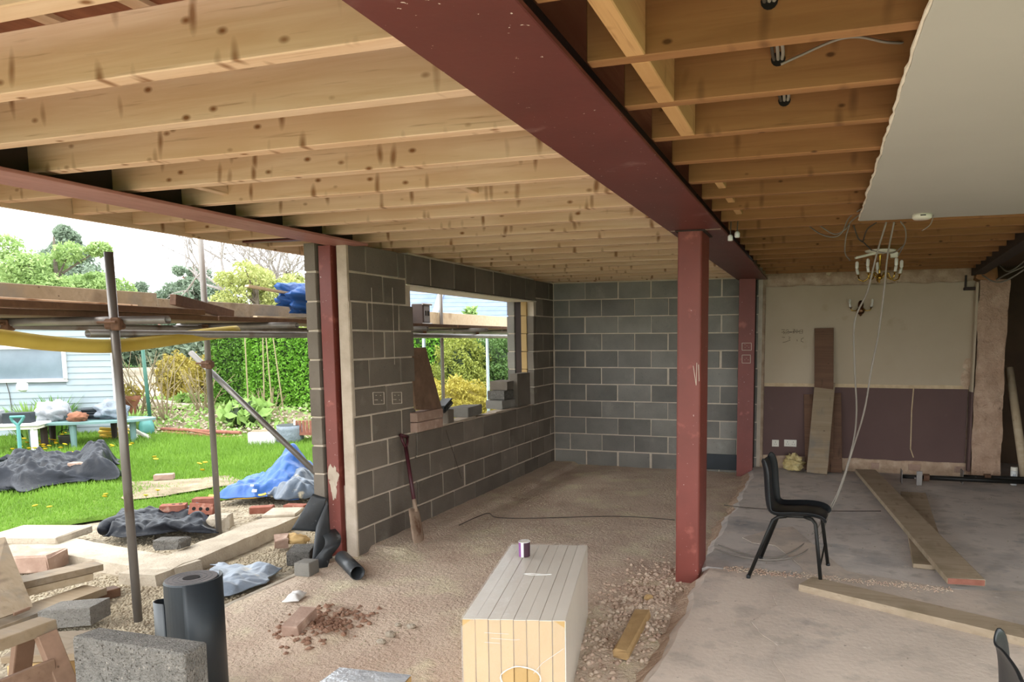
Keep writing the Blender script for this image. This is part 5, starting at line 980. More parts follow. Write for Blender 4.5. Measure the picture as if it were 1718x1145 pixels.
for (y0, y1, h) in ((-8.3, -4.75, .19), (-4.73, -2.9, .15), (-2.88, -.35, .19), (-.33, 2.6, .19)): obj('board', MB().plank((PXO-.06, y0, 1.886+h/2), (PXO-.06, y1, 1.886+h/2), .036, h, b=.003), 'pale_wood' if y0 > -3 else 'board', tb)
timber('timber_length', 'fresh orange timber lying on the scaffold at the left edge', (-1.05, -7.3, 1.925), (-1.30, -5.15, 1.925), .05, .075, 'new_wood', cat='timber'); timber('timber_length', 'grey timber lying on the scaffold behind the nearest pole', (-1.15, -5.45, 1.905), (-1.32, -4.4, 1.905), .12, .035, 'board', cat='timber')
a, b = PX(290, 505, -1.0), PX(388, 525, -1.15); timber('timber_length', 'dark brown timber tilted up on the scaffold right of the second pole', a+Vector((0, 0, .01)), (b.x, b.y, 1.91), .05, .075, 'board_dark', cat='timber')
timber('timber_length', 'thin pale batten lying on the scaffold near the pier', (-1.2, -4.1, 1.90), (-1.1, -3.1, 1.90), .05, .025, 'pale_wood', cat='timber')
a, b = PX(414, 480, -1.25), PX(520, 499, -1.1); timber('timber_length', 'whitish plank end sticking out of the blue tarpaulin on the scaffold', a, b, .06, .02, 'pale_wood', cat='timber')
obj('scaffold_tarpaulin', MB().blob(PX(508, 503, -1.15)+Vector((0, .15, 0)), (.16, .42, .16), 3, .45, 11, 2.4, .8), 'tarp_blue', label='crumpled blue tarpaulin lying on the scaffold beside the pier', cat='tarpaulin', smooth=True)
q = PX(322, 503, -1.35); obj('plastic_litter', MB().blob((q.x, q.y, 1.90), (.05, .08, .03), 1, .4, 2, 2, .6), 'litter', label='scrap of white plastic lying on the scaffold by the second pole', cat='litter')
yf = smoothpath([PX(-60, 560, -.58), PX(0, 566, -.58), PX(90, 577, -.58), PX(185, 581, -.58), PX(270, 572, -.62), PX(340, 562, -.66), PX(396, 556, -.70)], 6); obj('foam_sleeve', MB().tube(yf, .042, 12), 'yellow_foam', label='sagging yellow foam sleeve hanging under the scaffold', cat='foam sleeve', smooth=True)
q = PX(706, 525, -1.3); t = thing('site_radio', (q.x, q.y, 1.886), 'dark grey box with two sockets standing on the scaffold in the window opening', 'box'); 
obj('body', MB().box((q.x, q.y, 2.02), (.16, .20, .25), rot(.1), .012), 'steel_dark', t); obj('panel', MB().box((q.x+.083, q.y, 2.02), (.006, .15, .19), rot(.1)), 'dpm_end', t); obj('frame_bar', MB().tube([(q.x+.09, q.y-.11, 1.90), (q.x+.09, q.y+.11, 1.90)], .012, 8).tube([(q.x+.09, q.y-.11, 2.14), (q.x+.09, q.y+.11, 2.14)], .012, 8), 'tube', t)
for s_ in (-1, 1): obj('socket', MB().box((q.x+.088, q.y+s_*.035, 2.03), (.006, .04, .06), rot(.1)), 'hole', t)

# ================================================================== GARDEN
def onray(px, depth, z=0.):
    """ground point seen at image column px, 'depth' metres along the view axis, at height z"""
    q = P(px, 571, 'y', CAM[1]+5) - CAM; q = q/np.dot(q, AX[2])*depth; return Vector((CAM[0]+q[0], CAM[1]+q[1], z))
# ---- shed with lap boards and a window
sa, sb = onray(-190, 12.0), onray(192, 13.0); d = (sb-sa).normalized(); nrm = Vector((d.y, -d.x, 0))
if nrm.dot(Vector(CAM)-sb) < 0: nrm = -nrm
sl = (sb-sa).length; R = Matrix((d, -nrm, Vector((0, 0, 1)))).transposed()
def sp_(u, o, z): p = sa+d*u+nrm*o; return Vector((p.x, p.y, z))
shed = thing('garden_shed', (sa+sb)/2, 'pale blue weatherboarded garden shed with a white framed window', 'shed')
obj('shell', MB().box(sp_(sl/2-.05, -.32, 1.0), (sl-.1, .6, 2.1), R), 'shed', shed)
def su(px): # distance along the front at an image column
    lo, hi = 0, sl
    for _ in range(40):
        m_ = (lo+hi)/2; v = sp_(m_, 0, 1)-Vector(CAM); x = PCX+FPX*v.dot(Vector(AX[0]))/v.dot(Vector(AX[2]))
        if x < px: lo = m_
        else: hi = m_
    return lo
wu0, wu1 = su(-60), su(112); wz0, wz1 = 1.02, 1.60
for i in range(19):
    z0 = .06+.108*i; z1 = z0+.11
    segs = [(0, sl)] if (z1 < wz0+.01 or z0 > wz1-.01) else [(0, wu0), (wu1, sl)]
    for (a, b) in segs: obj('lap_board', MB().box(sp_((a+b)/2, .012, (z0+z1)/2), (b-a, .022, .112), R @ Matrix.Rotation(-.12, 3, 'X'), .002), 'shed', shed)
obj('corner_trim', MB().box(sp_(sl-.03, .03, 1.05), (.07, .03, 2.1), R), 'white', shed)
wf = obj('window_frame', MB().box(sp_((wu0+wu1)/2, .03, wz0), (wu1-wu0+.06, .06, .06), R).box(sp_((wu0+wu1)/2, .03, wz1), (wu1-wu0+.06, .06, .06), R).box(sp_(wu0, .03, (wz0+wz1)/2), (.06, .06, wz1-wz0), R).box(sp_(wu1, .03, (wz0+wz1)/2), (.06, .06, wz1-wz0), R), 'white', shed)
obj('pane', MB().box(sp_((wu0+wu1)/2, .012, (wz0+wz1)/2), (wu1-wu0, .006, wz1-wz0), R), 'glass', wf)
obj('blind', MB().box(sp_((wu0*.35+wu1*.65), -.02, (wz0+wz1)/2), ((wu1-wu0)*.66, .01, wz1-wz0), R), 'bag_grey', wf)
obj('roof', MB().box(sp_(sl/2-.05, -.3, 2.1), (sl-.02, .74, .06), R, .01), 'tarp_grey', shed)
obj('vent', MB().box(sp_(su(180), .03, 1.62), (.18, .04, .09), R).box(sp_(su(180), .05, 1.60), (.14, .02, .03), R), 'steel_dark', shed)
obj('wall_wire', MB().tube([sp_(su(12), .04, 1.0), sp_(su(16), .04, .8), sp_(su(18), .04, .5)], .006, 6), 'cable_dark', shed)
# ---- low tables with garden clutter
t = thing('garden_table', PZ(110, 735, 0), 'low teal oval plastic table covered with garden clutter', 'table'); tcn = onray(128, 11.6); tr = 1.05; TZ = .43
obj('table_top', MB().add([tuple(tcn+d*(tr*math.cos(a))-nrm*(.45*math.sin(a))+Vector((0, 0, z))) for z in (TZ-.035, TZ) for a in [2*math.pi*i/28 for i in range(28)]], [tuple(range(28))[::-1], tuple(range(28, 56))]+[(i, (i+1) % 28, 28+(i+1) % 28, 28+i) for i in range(28)]), 'teal', t)
for (u, o) in ((-.62, .22), (-.02, .36), (-.5, -.22), (.35, -.30), (.72, .05)):
    p = tcn+d*u+nrm*o; obj('leg', MB().tube([p, p+Vector((0, 0, TZ-.03))], [.038, .05], 10), 'teal' if o > 0 else 'steel_dark', t)
def sack(name, label, px, dp, r, mat, seed, z=TZ, cat='sack'): p = onray(px, dp, z+r[2]*.62); return obj(name, MB().blob(p, r, 3, .38, seed, 2.0, .62), mat, label=label, cat=cat, smooth=True)
sack('white_sack', 'white and grey plastic sack on the left end of the teal table', 80, 11.5, (.24, .22, .19), 'bag', 3); sack('grey_sack', 'pale grey sack on the right end of the teal table', 178, 11.8, (.26, .24, .18), 'bag_grey', 5); sack('clay_bag', 'tan crumpled bag in the middle of the teal table', 120, 11.4, (.15, .12, .09), 'terracotta', 7)
p = onray(146, 11.75, TZ)
for k_ in range(4): obj('seed_tray', MB().box(p+Vector((.02*(k_ % 2), 0, .022+.046*k_)), (.42-.03*k_, .3, .042), R @ rot(.1*k_), .01, .004), 'dpm', label=('lowest', 'second', 'third', 'topmost')[k_]+' black plastic tray in the stack on the teal table', cat='tray', group='stacked seed trays')
obj('loose_pot', MB().lathe(onray(108, 11.7, TZ), [(.05, 0), (.07, .1), (.074, .11)], 12), 'terracotta', label='small clay pot behind the tan bag on the teal table', cat='pot')
t = thing('white_table', onray(10, 10.9), 'low white plastic table cut off by the left edge', 'table'); p = onray(5, 10.9)
obj('table_top', MB().box(p+Vector((0, 0, .44)), (.9, .5, .04), R, .01), 'white', t); obj('table_rim', MB().box(p+Vector((0, 0, .40)), (.84, .44, .05), R), 'offwhite', t)
for (u, o) in ((.36, .18), (-.36, .18), (.36, -.18), (-.36, -.18)): q = p+d*u+nrm*o; obj('leg', MB().plank(q, q+Vector((0, 0, .40)), .07, .07, up=(1, 0, 0)), 'white' if o > 0 else 'steel_dark', t)
rblock('planter_box', 'dark planting trough on the white table', p+d*.12+Vector((0, 0, .54)), (.36, .2, .16), R, 'dpm', 'planter'); rblock('pale_box', 'pale cardboard box on the white table at the left edge', p-d*.22+Vector((0, 0, .56)), (.24, .22, .2), R, 'bag', 'box')
t = thing('hand_fork', onray(15, 10.5), 'pale turquoise garden tool handle propped against the white table', 'tool'); p = onray(18, 10.45)
obj('shaft', MB().tube([p+Vector((0, 0, .1)), p+Vector((-.03, .02, .48))], .025, 8), 'teal_bright', t); obj('grip', MB().tube([p+Vector((-.03, .02, .47))-d*.0, p+Vector((-.05, .02, .54))-d*.05, p+Vector((-.03, .02, .60))-d*.08], .02, 8).tube([p+Vector((-.03, .02, .47)), p+Vector((-.03, .02, .54))+d*.05, p+Vector((-.03, .02, .60))+d*.08], .02, 8).tube([p+Vector((-.03, .02, .60))-d*.09, p+Vector((-.03, .02, .60))+d*.09], .02, 8), 'teal_bright', t)
t = thing('watering_bucket', onray(98, 11.6), 'small grey metal bucket on the grass under the teal table', 'bucket'); p = onray(98, 11.6); obj('pail', MB().lathe(p, [(.085, 0), (.11, .17), (.114, .175), (.105, .172), (.08, .01)], 16), 'tube', t, smooth=True); obj('bail', MB().tube([p+d*.11*math.cos(a)+Vector((0, 0, .17+.1*math.sin(a))) for a in np.linspace(0, math.pi, 9)], .006, 6), 'steel_dark', t)
q = onray(180, 12.2); obj('yellow_hose', MB().tube(smoothpath([q+d*(.3*math.cos(a)*(.6+.1*i/20))+nrm*(.16*math.sin(a))+Vector((0, 0, .06+.008*i)) for i, a in enumerate(np.linspace(0, 15, 22))], 3), .028, 8), 'yellow', label='coil of yellow hose on the ground behind the teal table', cat='hose', smooth=True)
# leafy clump by the shed
def tuft(name, label, p, n, h, sp, mat, cat='plant', w=.012, seed=0):
    t = thing(name, p, label, cat); V = []; F = []
    for i in range(n):
        a = random.uniform(0, 6.28); r = random.uniform(.2, 1)*sp; b = Vector(p)+Vector((math.cos(a), math.sin(a), 0))*random.uniform(0, sp*.35); hh = h*random.uniform(.55, 1); e = b+Vector((math.cos(a)*r, math.sin(a)*r, hh)); mdp = (b+e)/2+Vector((0, 0, hh*.22)); s = Vector((-math.sin(a), math.cos(a), 0))*w; k = len(V)
        V += [b-s*.6, b+s*.6, mdp-s, mdp+s, e]; F += [(k, k+1, k+3, k+2), (k+2, k+3, k+4)]
    obj('leaf_blades', (V, F), mat, t); obj('root_clump', MB().blob(Vector(p)+Vector((0, 0, .02)), (sp*.4, sp*.4, .06), 1, .3, seed), 'soil', t); return t
tuft('leafy_clump', 'tall leafy clump growing against the shed behind the white table', onray(38, 12.1), 240, .72, .5, 'leafy', w=.014); tuft('leafy_clump', 'leafy clump growing against the shed behind the white sack', onray(85, 12.5), 120, .8, .35, 'hedge', w=.018); tuft('leafy_clump', 'green clump at the corner of the shed behind the near pole', onray(213, 12.8), 150, .5, .35, 'leafy', w=.018)
obj('white_flower_head', MB().blob(onray(30, 11.9, .95), .09, 1, .4, 4), 'litter', label='white flower head above the leafy clump by the shed', cat='flower')
# soil bed, stones and path behind the lawn
bed = thing('garden_bed', onray(300, 14.5), 'bare soil bed behind the lawn', None, None, 'structure'); a, b, c_, e_ = onray(196, 12.6), onray(520, 11.6), onray(545, 17.5), onray(196, 18)
obj('soil', sheet([a, b, c_, e_], 34, 26, lambda u, v, x, y: (0, 0, -.04+.30*min(1, v*2.2)*min(1, (1-v)*6)+.05*fbm(x, y, 1.3, 4, 3))), 'soil', bed, smooth=True)
obj('path_stone_edge', MB().plank(onray(196, 15.6, .40), onray(345, 15.0, .32), .35, .12, b=.02, jit=.02), 'concrete', bed)
x = RNG.uniform(0, 1, 700); y = RNG.uniform(.05, .6, 700); pp = np.array([(a*(1-u)+b*u)*(1-v)+(e_*(1-u)+c_*u)*v+Vector((0, 0, .02+.3*min(1, v*2.2))) for u, v in zip(x, y)]); pebbles('bed_clods', pp, .05, 'stone', label='clods and stones on the bare soil bed', cat='soil', kind='stuff')
pp = np.array([(a*(1-u)+b*u)*(1-v)+(e_*(1-u)+c_*u)*v+Vector((0, 0, .05+.3*min(1, v*2.2))) for u, v in zip(RNG.uniform(0, 1, 1600), RNG.uniform(.1, .95, 1600))]); leaves('low_weeds', pp+RNG.normal(0, .03, pp.shape), .06, 'leafy', label='low green weeds dotted over the soil bed', cat='weeds', kind='stuff')
# orange timbers piled at the lawn edge
for i, (px0, py0, px1, py1, z, r, mt, lab) in enumerate(((262, 722, 395, 719, .10, .035, 'rusty_red', 'topmost of the orange-brown poles piled at the lawn edge'), (262, 728, 352, 726, .05, .04, 'terracotta', 'front left of the orange-brown poles at the lawn edge'), (300, 733, 410, 728, .03, .035, 'terracotta', 'front right of the orange-brown poles at the lawn edge'), (300, 715, 345, 719, .14, .02, 'terracotta', 'thin stick lying across the orange-brown poles'))):
    p0, p1 = onray(px0, 13.0-.15*i, z), onray(px1, 12.4-.15*i, z); obj('garden_pole', MB().tube([p0, p1], r, 8), mt, label=lab, cat='pole')
t = thing('green_post', PZ(255, 733, 0), 'tall green painted post standing in the lawn edge', 'post'); p = PZ(255, 733, 0); p2 = onray(243, 13.2, 1.75); obj('post', MB().tube([p, Vector((p.x-.09, p.y, 1.72))], .03, 10), 'greenpost', t, smooth=True)
obj('net_bag', MB().blob((p.x-.05, p.y-.05, .16), (.13, .1, .2), 2, .2, 5), 'teal_bright', label='turquoise bundle tied at the foot of the green post', cat='bundle', smooth=True)
crumple('plastic_litter', [PZ(x, y, .03) for x, y in ((217, 738), (233, 738), (233, 731), (219, 731))], lambda u, v: .05, 'litter', 'white plastic scrap lying on the grass left of the green post', 'litter', 6, 10, .04, .3, rag=.03)
obj('white_pipe', MB().tube([onray(205, 12.2, .25), onray(240, 12.0, .06)], .03, 8), 'offwhite', label='front one of two white plastic pipes sloping into the grass behind the near pole', cat='pipe'); obj('white_pipe', MB().tube([onray(205, 12.45, .18), onray(240, 12.3, .05)], .03, 8), 'offwhite', label='rear one of two white plastic pipes sloping into the grass behind the near pole', cat='pipe')
t = thing('white_tub', PZ(432, 750, 0), 'white square plastic tub at the lawn edge', 'tub'); p = PZ(432, 750, 0); rz = rot(.55); obj('tub_body', MB().box((p.x, p.y+.15, .12), (.42, .34, .24), rz, .02), 'white', t); obj('tub_soil', MB().box((p.x, p.y+.15, .236), (.36, .28, .02), rz), 'soil', t)
t = thing('fabric_planter', PZ(473, 750, 0), 'grey-blue fabric planting bag next to the white tub', 'planter'); p = PZ(473, 750, 0)+Vector((0, .2, 0)); obj('bag_body', MB().lathe(p, [(.19, 0), (.21, .12), (.20, .26), (.205, .33), (.19, .325), (.18, .2)], 22), 'bag_grey', t, smooth=True); obj('dark_liner', MB().lathe(p, [(.0001, .28), (.186, .29), (.195, .335)], 22), 'dpm', t)
t = thing('garden_chair', PZ(505, 750, 0), 'rusty red slatted garden seat beside the fabric planter', 'seat'); p = PZ(506, 750, 0)+Vector((0, .15, 0)); RR = rot(.35)
for i in range(7): obj('slat', MB().box(p+RR @ Vector((-.17+.057*i, 0, .30)), (.045, .02, .22), RR, .004), 'rusty_red', t)
obj('seat_rail', MB().box(p+RR @ Vector((0, .0, .19)), (.42, .04, .04), RR), 'rusty_red', t); obj('seat', MB().box(p+RR @ Vector((0, .18, .20)), (.42, .36, .03), RR), 'rusty_red', t)
for (u, v) in ((-.19, 0), (.19, 0), (-.19, .34), (.19, .34)): obj('leg', MB().plank(p+RR @ Vector((u, v, 0)), p+RR @ Vector((u, v, .2 if v else .42)), .035, .035, up=(1, 0, 0)), 'offwhite' if u < 0 else 'rusty_red', t)
t = thing('flower_pot', onray(212, 13.6, .2), 'terracotta bowl with red-brown plants beside the near pole', 'pot'); p = onray(212, 13.6, .55); obj('bowl', MB().lathe(p, [(.08, -.5), (.09, -.1), (.14, 0), (.19, .12), (.17, .12), (.0001, .08)], 16), 'terracotta', t, smooth=True); leaves('foliage', np.array(p)+RNG.normal(0, 1, (160, 3))*np.array([.12, .12, .07])+np.array([0, 0, .2]), .05, 'goldbush', t)
# ---- shrubs, hedges
def bush(name, label, c, r, n, size, mat, cat='shrub', shell=.35, core='tree_dark', boxy=False, stems=6, foot=None):
    base = c[2]-r[2] if foot is None else foot
    t = thing(name, (c[0], c[1], base), label, cat); u = RNG.normal(size=(n, 3))
    if boxy: u = RNG.uniform(-1, 1, (n, 3)); k = RNG.integers(0, 3, n); s = np.sign(u[np.arange(n), k]); u[np.arange(n), k] = s*RNG.uniform(1-shell*.5, 1.03, n)
    else: u /= np.linalg.norm(u, axis=1)[:, None]; u *= (RNG.uniform(1-shell, 1.0, n)*(1+.22*np.sin(u[:, 0]*7+u[:, 2]*5)*np.cos(u[:, 1]*6+u[:, 2]*9)))[:, None]
    leaves('foliage', np.array(c)+u*np.array(r), size, mat, t)
    if core:
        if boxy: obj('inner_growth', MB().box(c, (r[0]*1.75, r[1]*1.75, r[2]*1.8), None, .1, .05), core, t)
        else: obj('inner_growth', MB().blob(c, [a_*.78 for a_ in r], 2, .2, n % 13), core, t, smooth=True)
    mb = MB()
    for i in range(stems):
        a = random.uniform(0, 6.28); mb.tube([(c[0]+.1*math.cos(a), c[1]+.1*math.sin(a), base), (c[0]+r[0]*.4*math.cos(a), c[1]+r[1]*.4*math.sin(a), c[2])], [.02, .008], 5)
    obj('stems', mb, 'bark', t); return t
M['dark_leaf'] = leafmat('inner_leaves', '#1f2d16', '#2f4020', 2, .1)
def hb(px, dp, z): return tuple(onray(px, dp, z))
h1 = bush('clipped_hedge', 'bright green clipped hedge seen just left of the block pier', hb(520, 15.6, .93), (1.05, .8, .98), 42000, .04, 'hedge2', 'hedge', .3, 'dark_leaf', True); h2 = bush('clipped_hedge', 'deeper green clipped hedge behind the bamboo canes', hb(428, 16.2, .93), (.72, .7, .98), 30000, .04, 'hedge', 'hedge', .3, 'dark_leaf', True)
bush('golden_shrub', 'rounded bronze-gold shrub behind the soil bed', hb(292, 18.5, .75), (.48, .48, .62), 5000, .05, 'goldbush', core='goldbush'); bush('bronze_shrub', 'straggly pale tan shrub right of the golden shrub', hb(345, 17.0, .75), (.62, .55, .72), 3600, .055, 'goldbush', core=None, shell=.9, stems=26)
bush('leafy_plant', 'broad-leaved light green plant in front of the clipped hedge', hb(408, 13.3, .32), (.48, .40, .34), 700, .12, 'leafy', 'plant', .9, 'dark_leaf')
bush('leafy_plant', 'small green plant left of the golden shrub', hb(310, 15.3, .45), (.35, .3, .16), 400, .08, 'leafy', 'plant', .9, None)
def bare_shrub(name, label, p, h, n, mat, spread=.3, cat='shrub'):
    t = thing(name, p, label, cat); mb = MB()
    for i in range(n):
        a = random.uniform(0, 6.28); q = Vector(p); pts = [q.copy()]; dv = Vector((math.cos(a)*spread, math.sin(a)*spread, 1)).normalized()
        for k_ in range(4): dv = (dv+Vector([random.uniform(-.2, .2) for _ in range(3)])).normalized(); q = q+dv*h/4; pts.append(q.copy())
        mb.tube(pts, [.016, .013, .010, .007, .004], 5)
        for k_ in (1, 2, 3):
            e = pts[k_]+(dv+Vector([random.uniform(-.8, .8) for _ in range(3)])).normalized()*h*.28; mb.tube([pts[k_], e], [.008, .003], 4)
    obj('branches', mb, mat, t); return t
bare_shrub('bare_shrub', 'bare branching shrub left of the green post', onray(225, 13.8), 1.6, 8, 'straw'); bare_shrub('bare_shrub', 'bare pale shrub between the green post and the golden shrub', onray(268, 13.9), 1.5, 10, 'straw', .35); bare_shrub('bare_shrub', 'dry pale stems beside the second scaffold pole', onray(335, 14.6), 1.2, 12, 'straw', .45); bare_shrub('bare_shrub', 'dry dead stems at the foot of the canes', onray(447, 14.2), .8, 9, 'straw', .3)
for px, lx, lab in ((411, 0, 'leftmost bamboo cane in front of the hedge'), (440, -3, 'second bamboo cane from the left in front of the hedge'), (448, 4, 'third bamboo cane from the left in front of the hedge'), (462, 10, 'rightmost bamboo cane, leaning in front of the hedge')):
    p = onray(px+lx, 14.6, .0); q = onray(px-lx*.4, 14.7, 1.80); obj('bamboo_cane', MB().tube([p, p+(q-p)*.33, p+(q-p)*.66, q], [.016, .015, .014, .012], 7), 'canemat', label=lab, cat='cane')
# seen through the window opening
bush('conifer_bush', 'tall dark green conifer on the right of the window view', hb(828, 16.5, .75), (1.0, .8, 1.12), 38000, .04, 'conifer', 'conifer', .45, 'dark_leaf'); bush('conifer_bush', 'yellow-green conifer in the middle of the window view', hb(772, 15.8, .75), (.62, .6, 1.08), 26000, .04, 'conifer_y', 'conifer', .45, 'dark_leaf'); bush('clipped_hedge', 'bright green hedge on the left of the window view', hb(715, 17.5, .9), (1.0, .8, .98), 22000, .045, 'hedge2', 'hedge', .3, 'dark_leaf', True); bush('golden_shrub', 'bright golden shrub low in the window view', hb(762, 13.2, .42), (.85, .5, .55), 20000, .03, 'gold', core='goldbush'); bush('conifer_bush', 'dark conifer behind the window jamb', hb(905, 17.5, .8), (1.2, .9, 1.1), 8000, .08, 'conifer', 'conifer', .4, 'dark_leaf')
bush('toe_sapling', 'small green sapling above the toe board in the window view', hb(792, 17.5, 2.38), (.16, .12, .12), 130, .09, 'tree', 'sapling', .9, None, stems=2, foot=-.05); bush('gold_sprig', 'small golden tree top above the toe board at the right of the window view', hb(836, 18.2, 2.1), (.14, .1, .14), 500, .05, 'gold', 'sapling', .8, None, stems=2, foot=-.05)
# ---- neighbouring house behind the hedge
hs = thing('neighbour_house', onray(800, 27), 'neighbouring house with a blue-grey roof seen through the window opening', 'house'); hp = onray(868, 25); hd = Vector((AX[0][0], AX[0][1], 0)).normalized(); hn = Vector((-hd.y, hd.x, 0)); RH = Matrix((hd, hn, Vector((0, 0, 1)))).transposed()
obj('wall', MB().box(hp+hn*2.6+Vector((.0, 0, 1.1)), (8.4, 5, 2.3), RH), 'render', hs)
for i in range(22): 
    zz_ = 2.18+.16*i; obj('roof_course', MB().box(hp+hn*(.0+.22*i)+Vector((0, 0, zz_)), (8.8, .37, .03), RH @ Matrix.Rotation(.60, 3, 'X')), 'tile', hs)
obj('gutter', MB().tube([hp-hd*4.4+Vector((0, 0, 2.10))-hn*.14, hp+hd*4.4+Vector((0, 0, 2.10))-hn*.14], .06, 8), 'steel_dark', hs)
for u in (-2.95, .45): obj('roof_batten', MB().box(hp+hn*1.05+hd*u+Vector((0, 0, 3.02)), (.2, 2.7, .04), RH @ Matrix.Rotation(.63, 3, 'X')), 'tube_pale', hs)
# ---- trees and house far behind
def tree(name, label, p, h, cr, n, size, mat, trunk='bark', cz=.6, conic=0, core=True):
    t = thing(name, p, label, 'tree'); p = Vector(p); mb = MB().tube([p, p+Vector((.1, 0, h*.45)), p+Vector((0, .1, h*.9))], [h*.03, h*.02, h*.006], 7); cl = []
    for i in range(30):
        f = random.uniform(.25, .95); a = random.uniform(0, 6.28); rr_ = cr*(random.uniform(.35, 1) if not conic else (1-f)*1.15+.08); f = f if not conic else (.30+.66*i/29); rr_ = rr_ if not conic else cr*(1.02-f)*random.uniform(.3, 1.0); c = p+Vector((math.cos(a)*rr_*.8, math.sin(a)*rr_*.8, h*(cz+(1-cz)*(f-.5)*1.5 if not conic else f))); cl.append((c, cr*random.uniform(.2, .42) if not conic else cr*.55*(1.06-f)+.35)); mb.tube([p+Vector((0, 0, h*f*.7)), c], [h*.010, h*.003], 5)
    obj('trunk', mb, trunk, t); k = n//len(cl); pts = []
    for c, r in cl: u = RNG.normal(size=(k, 3)); u /= np.linalg.norm(u, axis=1)[:, None]; pts.append(np.array(c)+u*r*RNG.uniform(.55, 1.05, (k, 1))*np.array([1, 1, .75]))
    leaves('foliage', np.concatenate(pts), size, mat, t); return t
tree('garden_tree', 'light green leafy tree above the scaffold left of the near pole', onray(100, 36), 7.6, 2.7, 26000, .10, 'tree', cz=.55); tree('garden_tree', 'light green leafy tree at the left edge above the scaffold', onray(-5, 38), 6.0, 2.6, 20000, .10, 'tree', cz=.55); tree('garden_tree', 'low green tree right of the tall light green tree', onray(160, 40), 6.0, 2.2, 14000, .11, 'tree', cz=.5)
tree('cedar_tree', 'dark blue-green conifer rising behind the light green tree', onray(124, 60), 11.2, 5.4, 20000, .17, 'tree_dark', conic=1); tree('cedar_tree', 'dark conifer tip at the left edge', onray(-12, 60), 9.0, 2.4, 10000, .17, 'tree_dark', conic=1)
for i, (px, dp, h, cr, lab) in enumerate(((215, 62, 7.6, 2.2, 'dark tree just right of the near scaffold pole'), (245, 66, 7.8, 2.0, 'dark tree left of the brick chimney'), (305, 58, 7.4, 1.9, 'dark tree right of the brick chimney'), (330, 56, 8.6, 1.6, 'taller dark tree beside the second scaffold pole'), (355, 60, 8.0, 2.2, 'dark tree behind the second scaffold pole'))): tree('dark_tree', lab, onray(px, dp), h, cr, 10000, .15, 'tree_dark', cz=.5)
tree('spring_tree', 'yellow-green tree in fresh leaf beside the pier above the scaffold', onray(432, 32), 5.6, 1.9, 12000, .085, 'tree_yel', cz=.5); tree('spring_tree', 'second yellow-green tree behind the blue tarpaulin on the scaffold', onray(480, 34), 5.6, 1.8, 10000, .085, 'tree_yel', cz=.5)
def bare_tree(label, p, h, seed, spread=.5):
    random.seed(seed); t = thing('bare_tree', p, label, 'tree'); mb = MB()
    def grow(q, dv, l, r, k):
        e = q+dv*l; mb.tube([q, (q+e)/2+Vector([random.uniform(-.06, .06)*l for _ in range(3)]), e], [r, r*.85, r*.68], 6 if k > 3 else 4, False)
        if k > 0:
            for _ in range(3 if k > 1 else 2): grow(e, (dv+Vector([random.uniform(-spread, spread) for _ in range(3)])*1.25+Vector((0, 0, .08))).normalized(), l*random.uniform(.62, .85), r*.62, k-1)
    grow(Vector(p), Vector((0, 0, 1)), h*.28, h*.022, 6); obj('branches', mb, 'bark_pale', t)
bare_tree('leafless grey tree spreading against the sky beside the pier', onray(425, 38), 9.6, 5, .62); bare_tree('second leafless tree against the sky at the pier', onray(490, 40), 9.6, 8, .62)
t = thing('brick_house', onray(275, 75), 'distant brick house with a tall chimney between the dark trees', 'house'); p = onray(275, 75)
obj('wall', MB().box(p+Vector((-1.5, 4, 2.0)), (9, 6, 4.2), RH), 'housebrick', t); rf = [p+hd*u+hn*v+Vector((0, 0, z)) for u, v, z in ((-7, 1, 4.1), (4.5, 1, 4.1), (4.5, 7, 4.1), (-7, 7, 4.1), (-7, 4, 6.4), (4.5, 4, 6.4))]; obj('roof', MB().add(rf, [(0, 1, 5, 4), (1, 2, 5), (2, 3, 4, 5), (3, 0, 4)]), 'tile', t)
ch = obj('chimney', MB().box(p+Vector((0, 4, 7.0)), (1.3, .9, 3.0), RH, .04).box(p+Vector((0, 4, 8.5)), (1.5, 1.1, .2), RH), 'housebrick', t); obj('chimney_pot', MB().lathe(p+Vector((-.2, 4, 8.6)), [(.2, 0), (.16, .5), (.18, .52), (.0001, .52)], 10), 'terracotta', ch)
obj('aerial', MB().tube([p+Vector((.3, 4, 7.8)), p+Vector((.3, 4, 9.9))], .04, 5).tube([p+Vector((-.3, 4, 9.6)), p+Vector((.9, 4, 9.6))], .03, 5), 'steel_dark', ch)
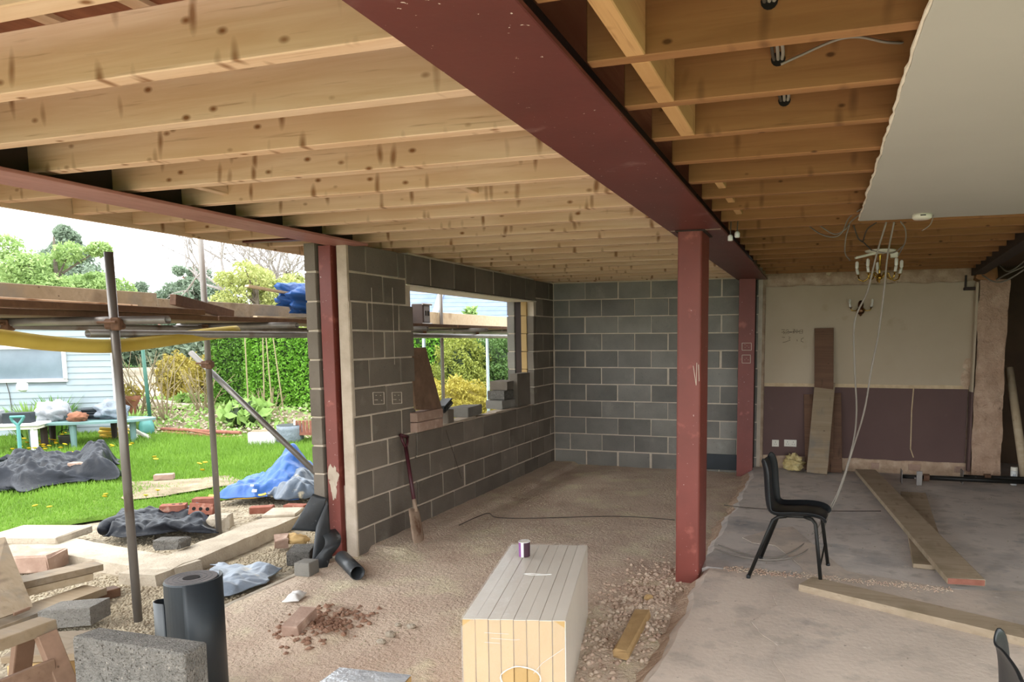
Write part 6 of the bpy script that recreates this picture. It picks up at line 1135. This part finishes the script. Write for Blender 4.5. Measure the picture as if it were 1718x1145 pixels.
# boundary hedge line far off so that the horizon is closed
for i, (px, dp) in enumerate(((-40, 48), (60, 50), (160, 50), (260, 50), (360, 50), (460, 50))):
    bush('boundary_hedge', ('dark boundary hedge far behind the shed, left end', 'dark boundary hedge far behind the shed window', 'dark boundary hedge far behind the near scaffold pole', 'dark boundary hedge far behind the green post', 'dark boundary hedge far behind the second scaffold pole', 'dark boundary hedge far behind the clipped hedge')[i], hb(px, dp, 1.0), (2.9, 1.0, 1.35), 3500, .22, 'tree_dark', 'hedge', .4, 'dark_leaf')
# dandelions
random.seed(3); dn = None
spots = [(random.gauss(75, 18), random.gauss(752, 8)) for _ in range(38)]+[(x, y) for x, y in ((22, 762), (10, 774), (190, 757), (188, 755), (218, 755), (222, 752), (260, 776), (262, 780), (340, 794), (345, 786), (84, 858), (176, 840), (178, 836), (245, 838), (320, 845), (265, 829), (100, 770), (105, 773), (120, 768), (335, 788), (310, 842), (60, 856))]
for i, (px, py) in enumerate(spots):
    p = PZ(px, py+4, .0)
    if p.x > lawn_edge(p.y)-.05: continue
    hgt = .10 if p.y > -2 else .06
    if dn is None:
        mb = MB().lathe((0, 0, 0), [(.004, 0), (.02, .006), (.026, .012), (.012, .017), (.0001, .018)], 9); dn = bpy.data.meshes.new('flower'); dn.from_pydata(mb.v, [], mb.f); dn.materials.append(M['dandelion'])
        mb = MB().tube([(0, 0, -.1), (.004, 0, 0)], .003, 4); ds = bpy.data.meshes.new('stalk'); ds.from_pydata(mb.v, [], mb.f); ds.materials.append(M['leafy'])
    t = thing('dandelion', (p.x, p.y, p.z), 'yellow dandelion in the thick patch beside the low tables' if i < 38 else 'yellow dandelion by the crumpled black heap at left' if px < 130 and py < 780 else 'yellow dandelion between the two scaffold poles, back of the lawn' if py < 800 else 'yellow dandelion in the near lawn in front of the black heap', 'flower', 'dandelions in the patch' if i < 38 else 'scattered dandelions'); f_ = inst(dn, 'flower_head', (p.x, p.y, hgt), (random.uniform(-.5, .1), random.uniform(-.3, .3), 0), t); s_ = 1.25 if p.y > -2.5 else 1.0; f_.scale = (s_, s_, s_); inst(ds, 'stalk', (p.x, p.y, hgt), (0, 0, 0), t)
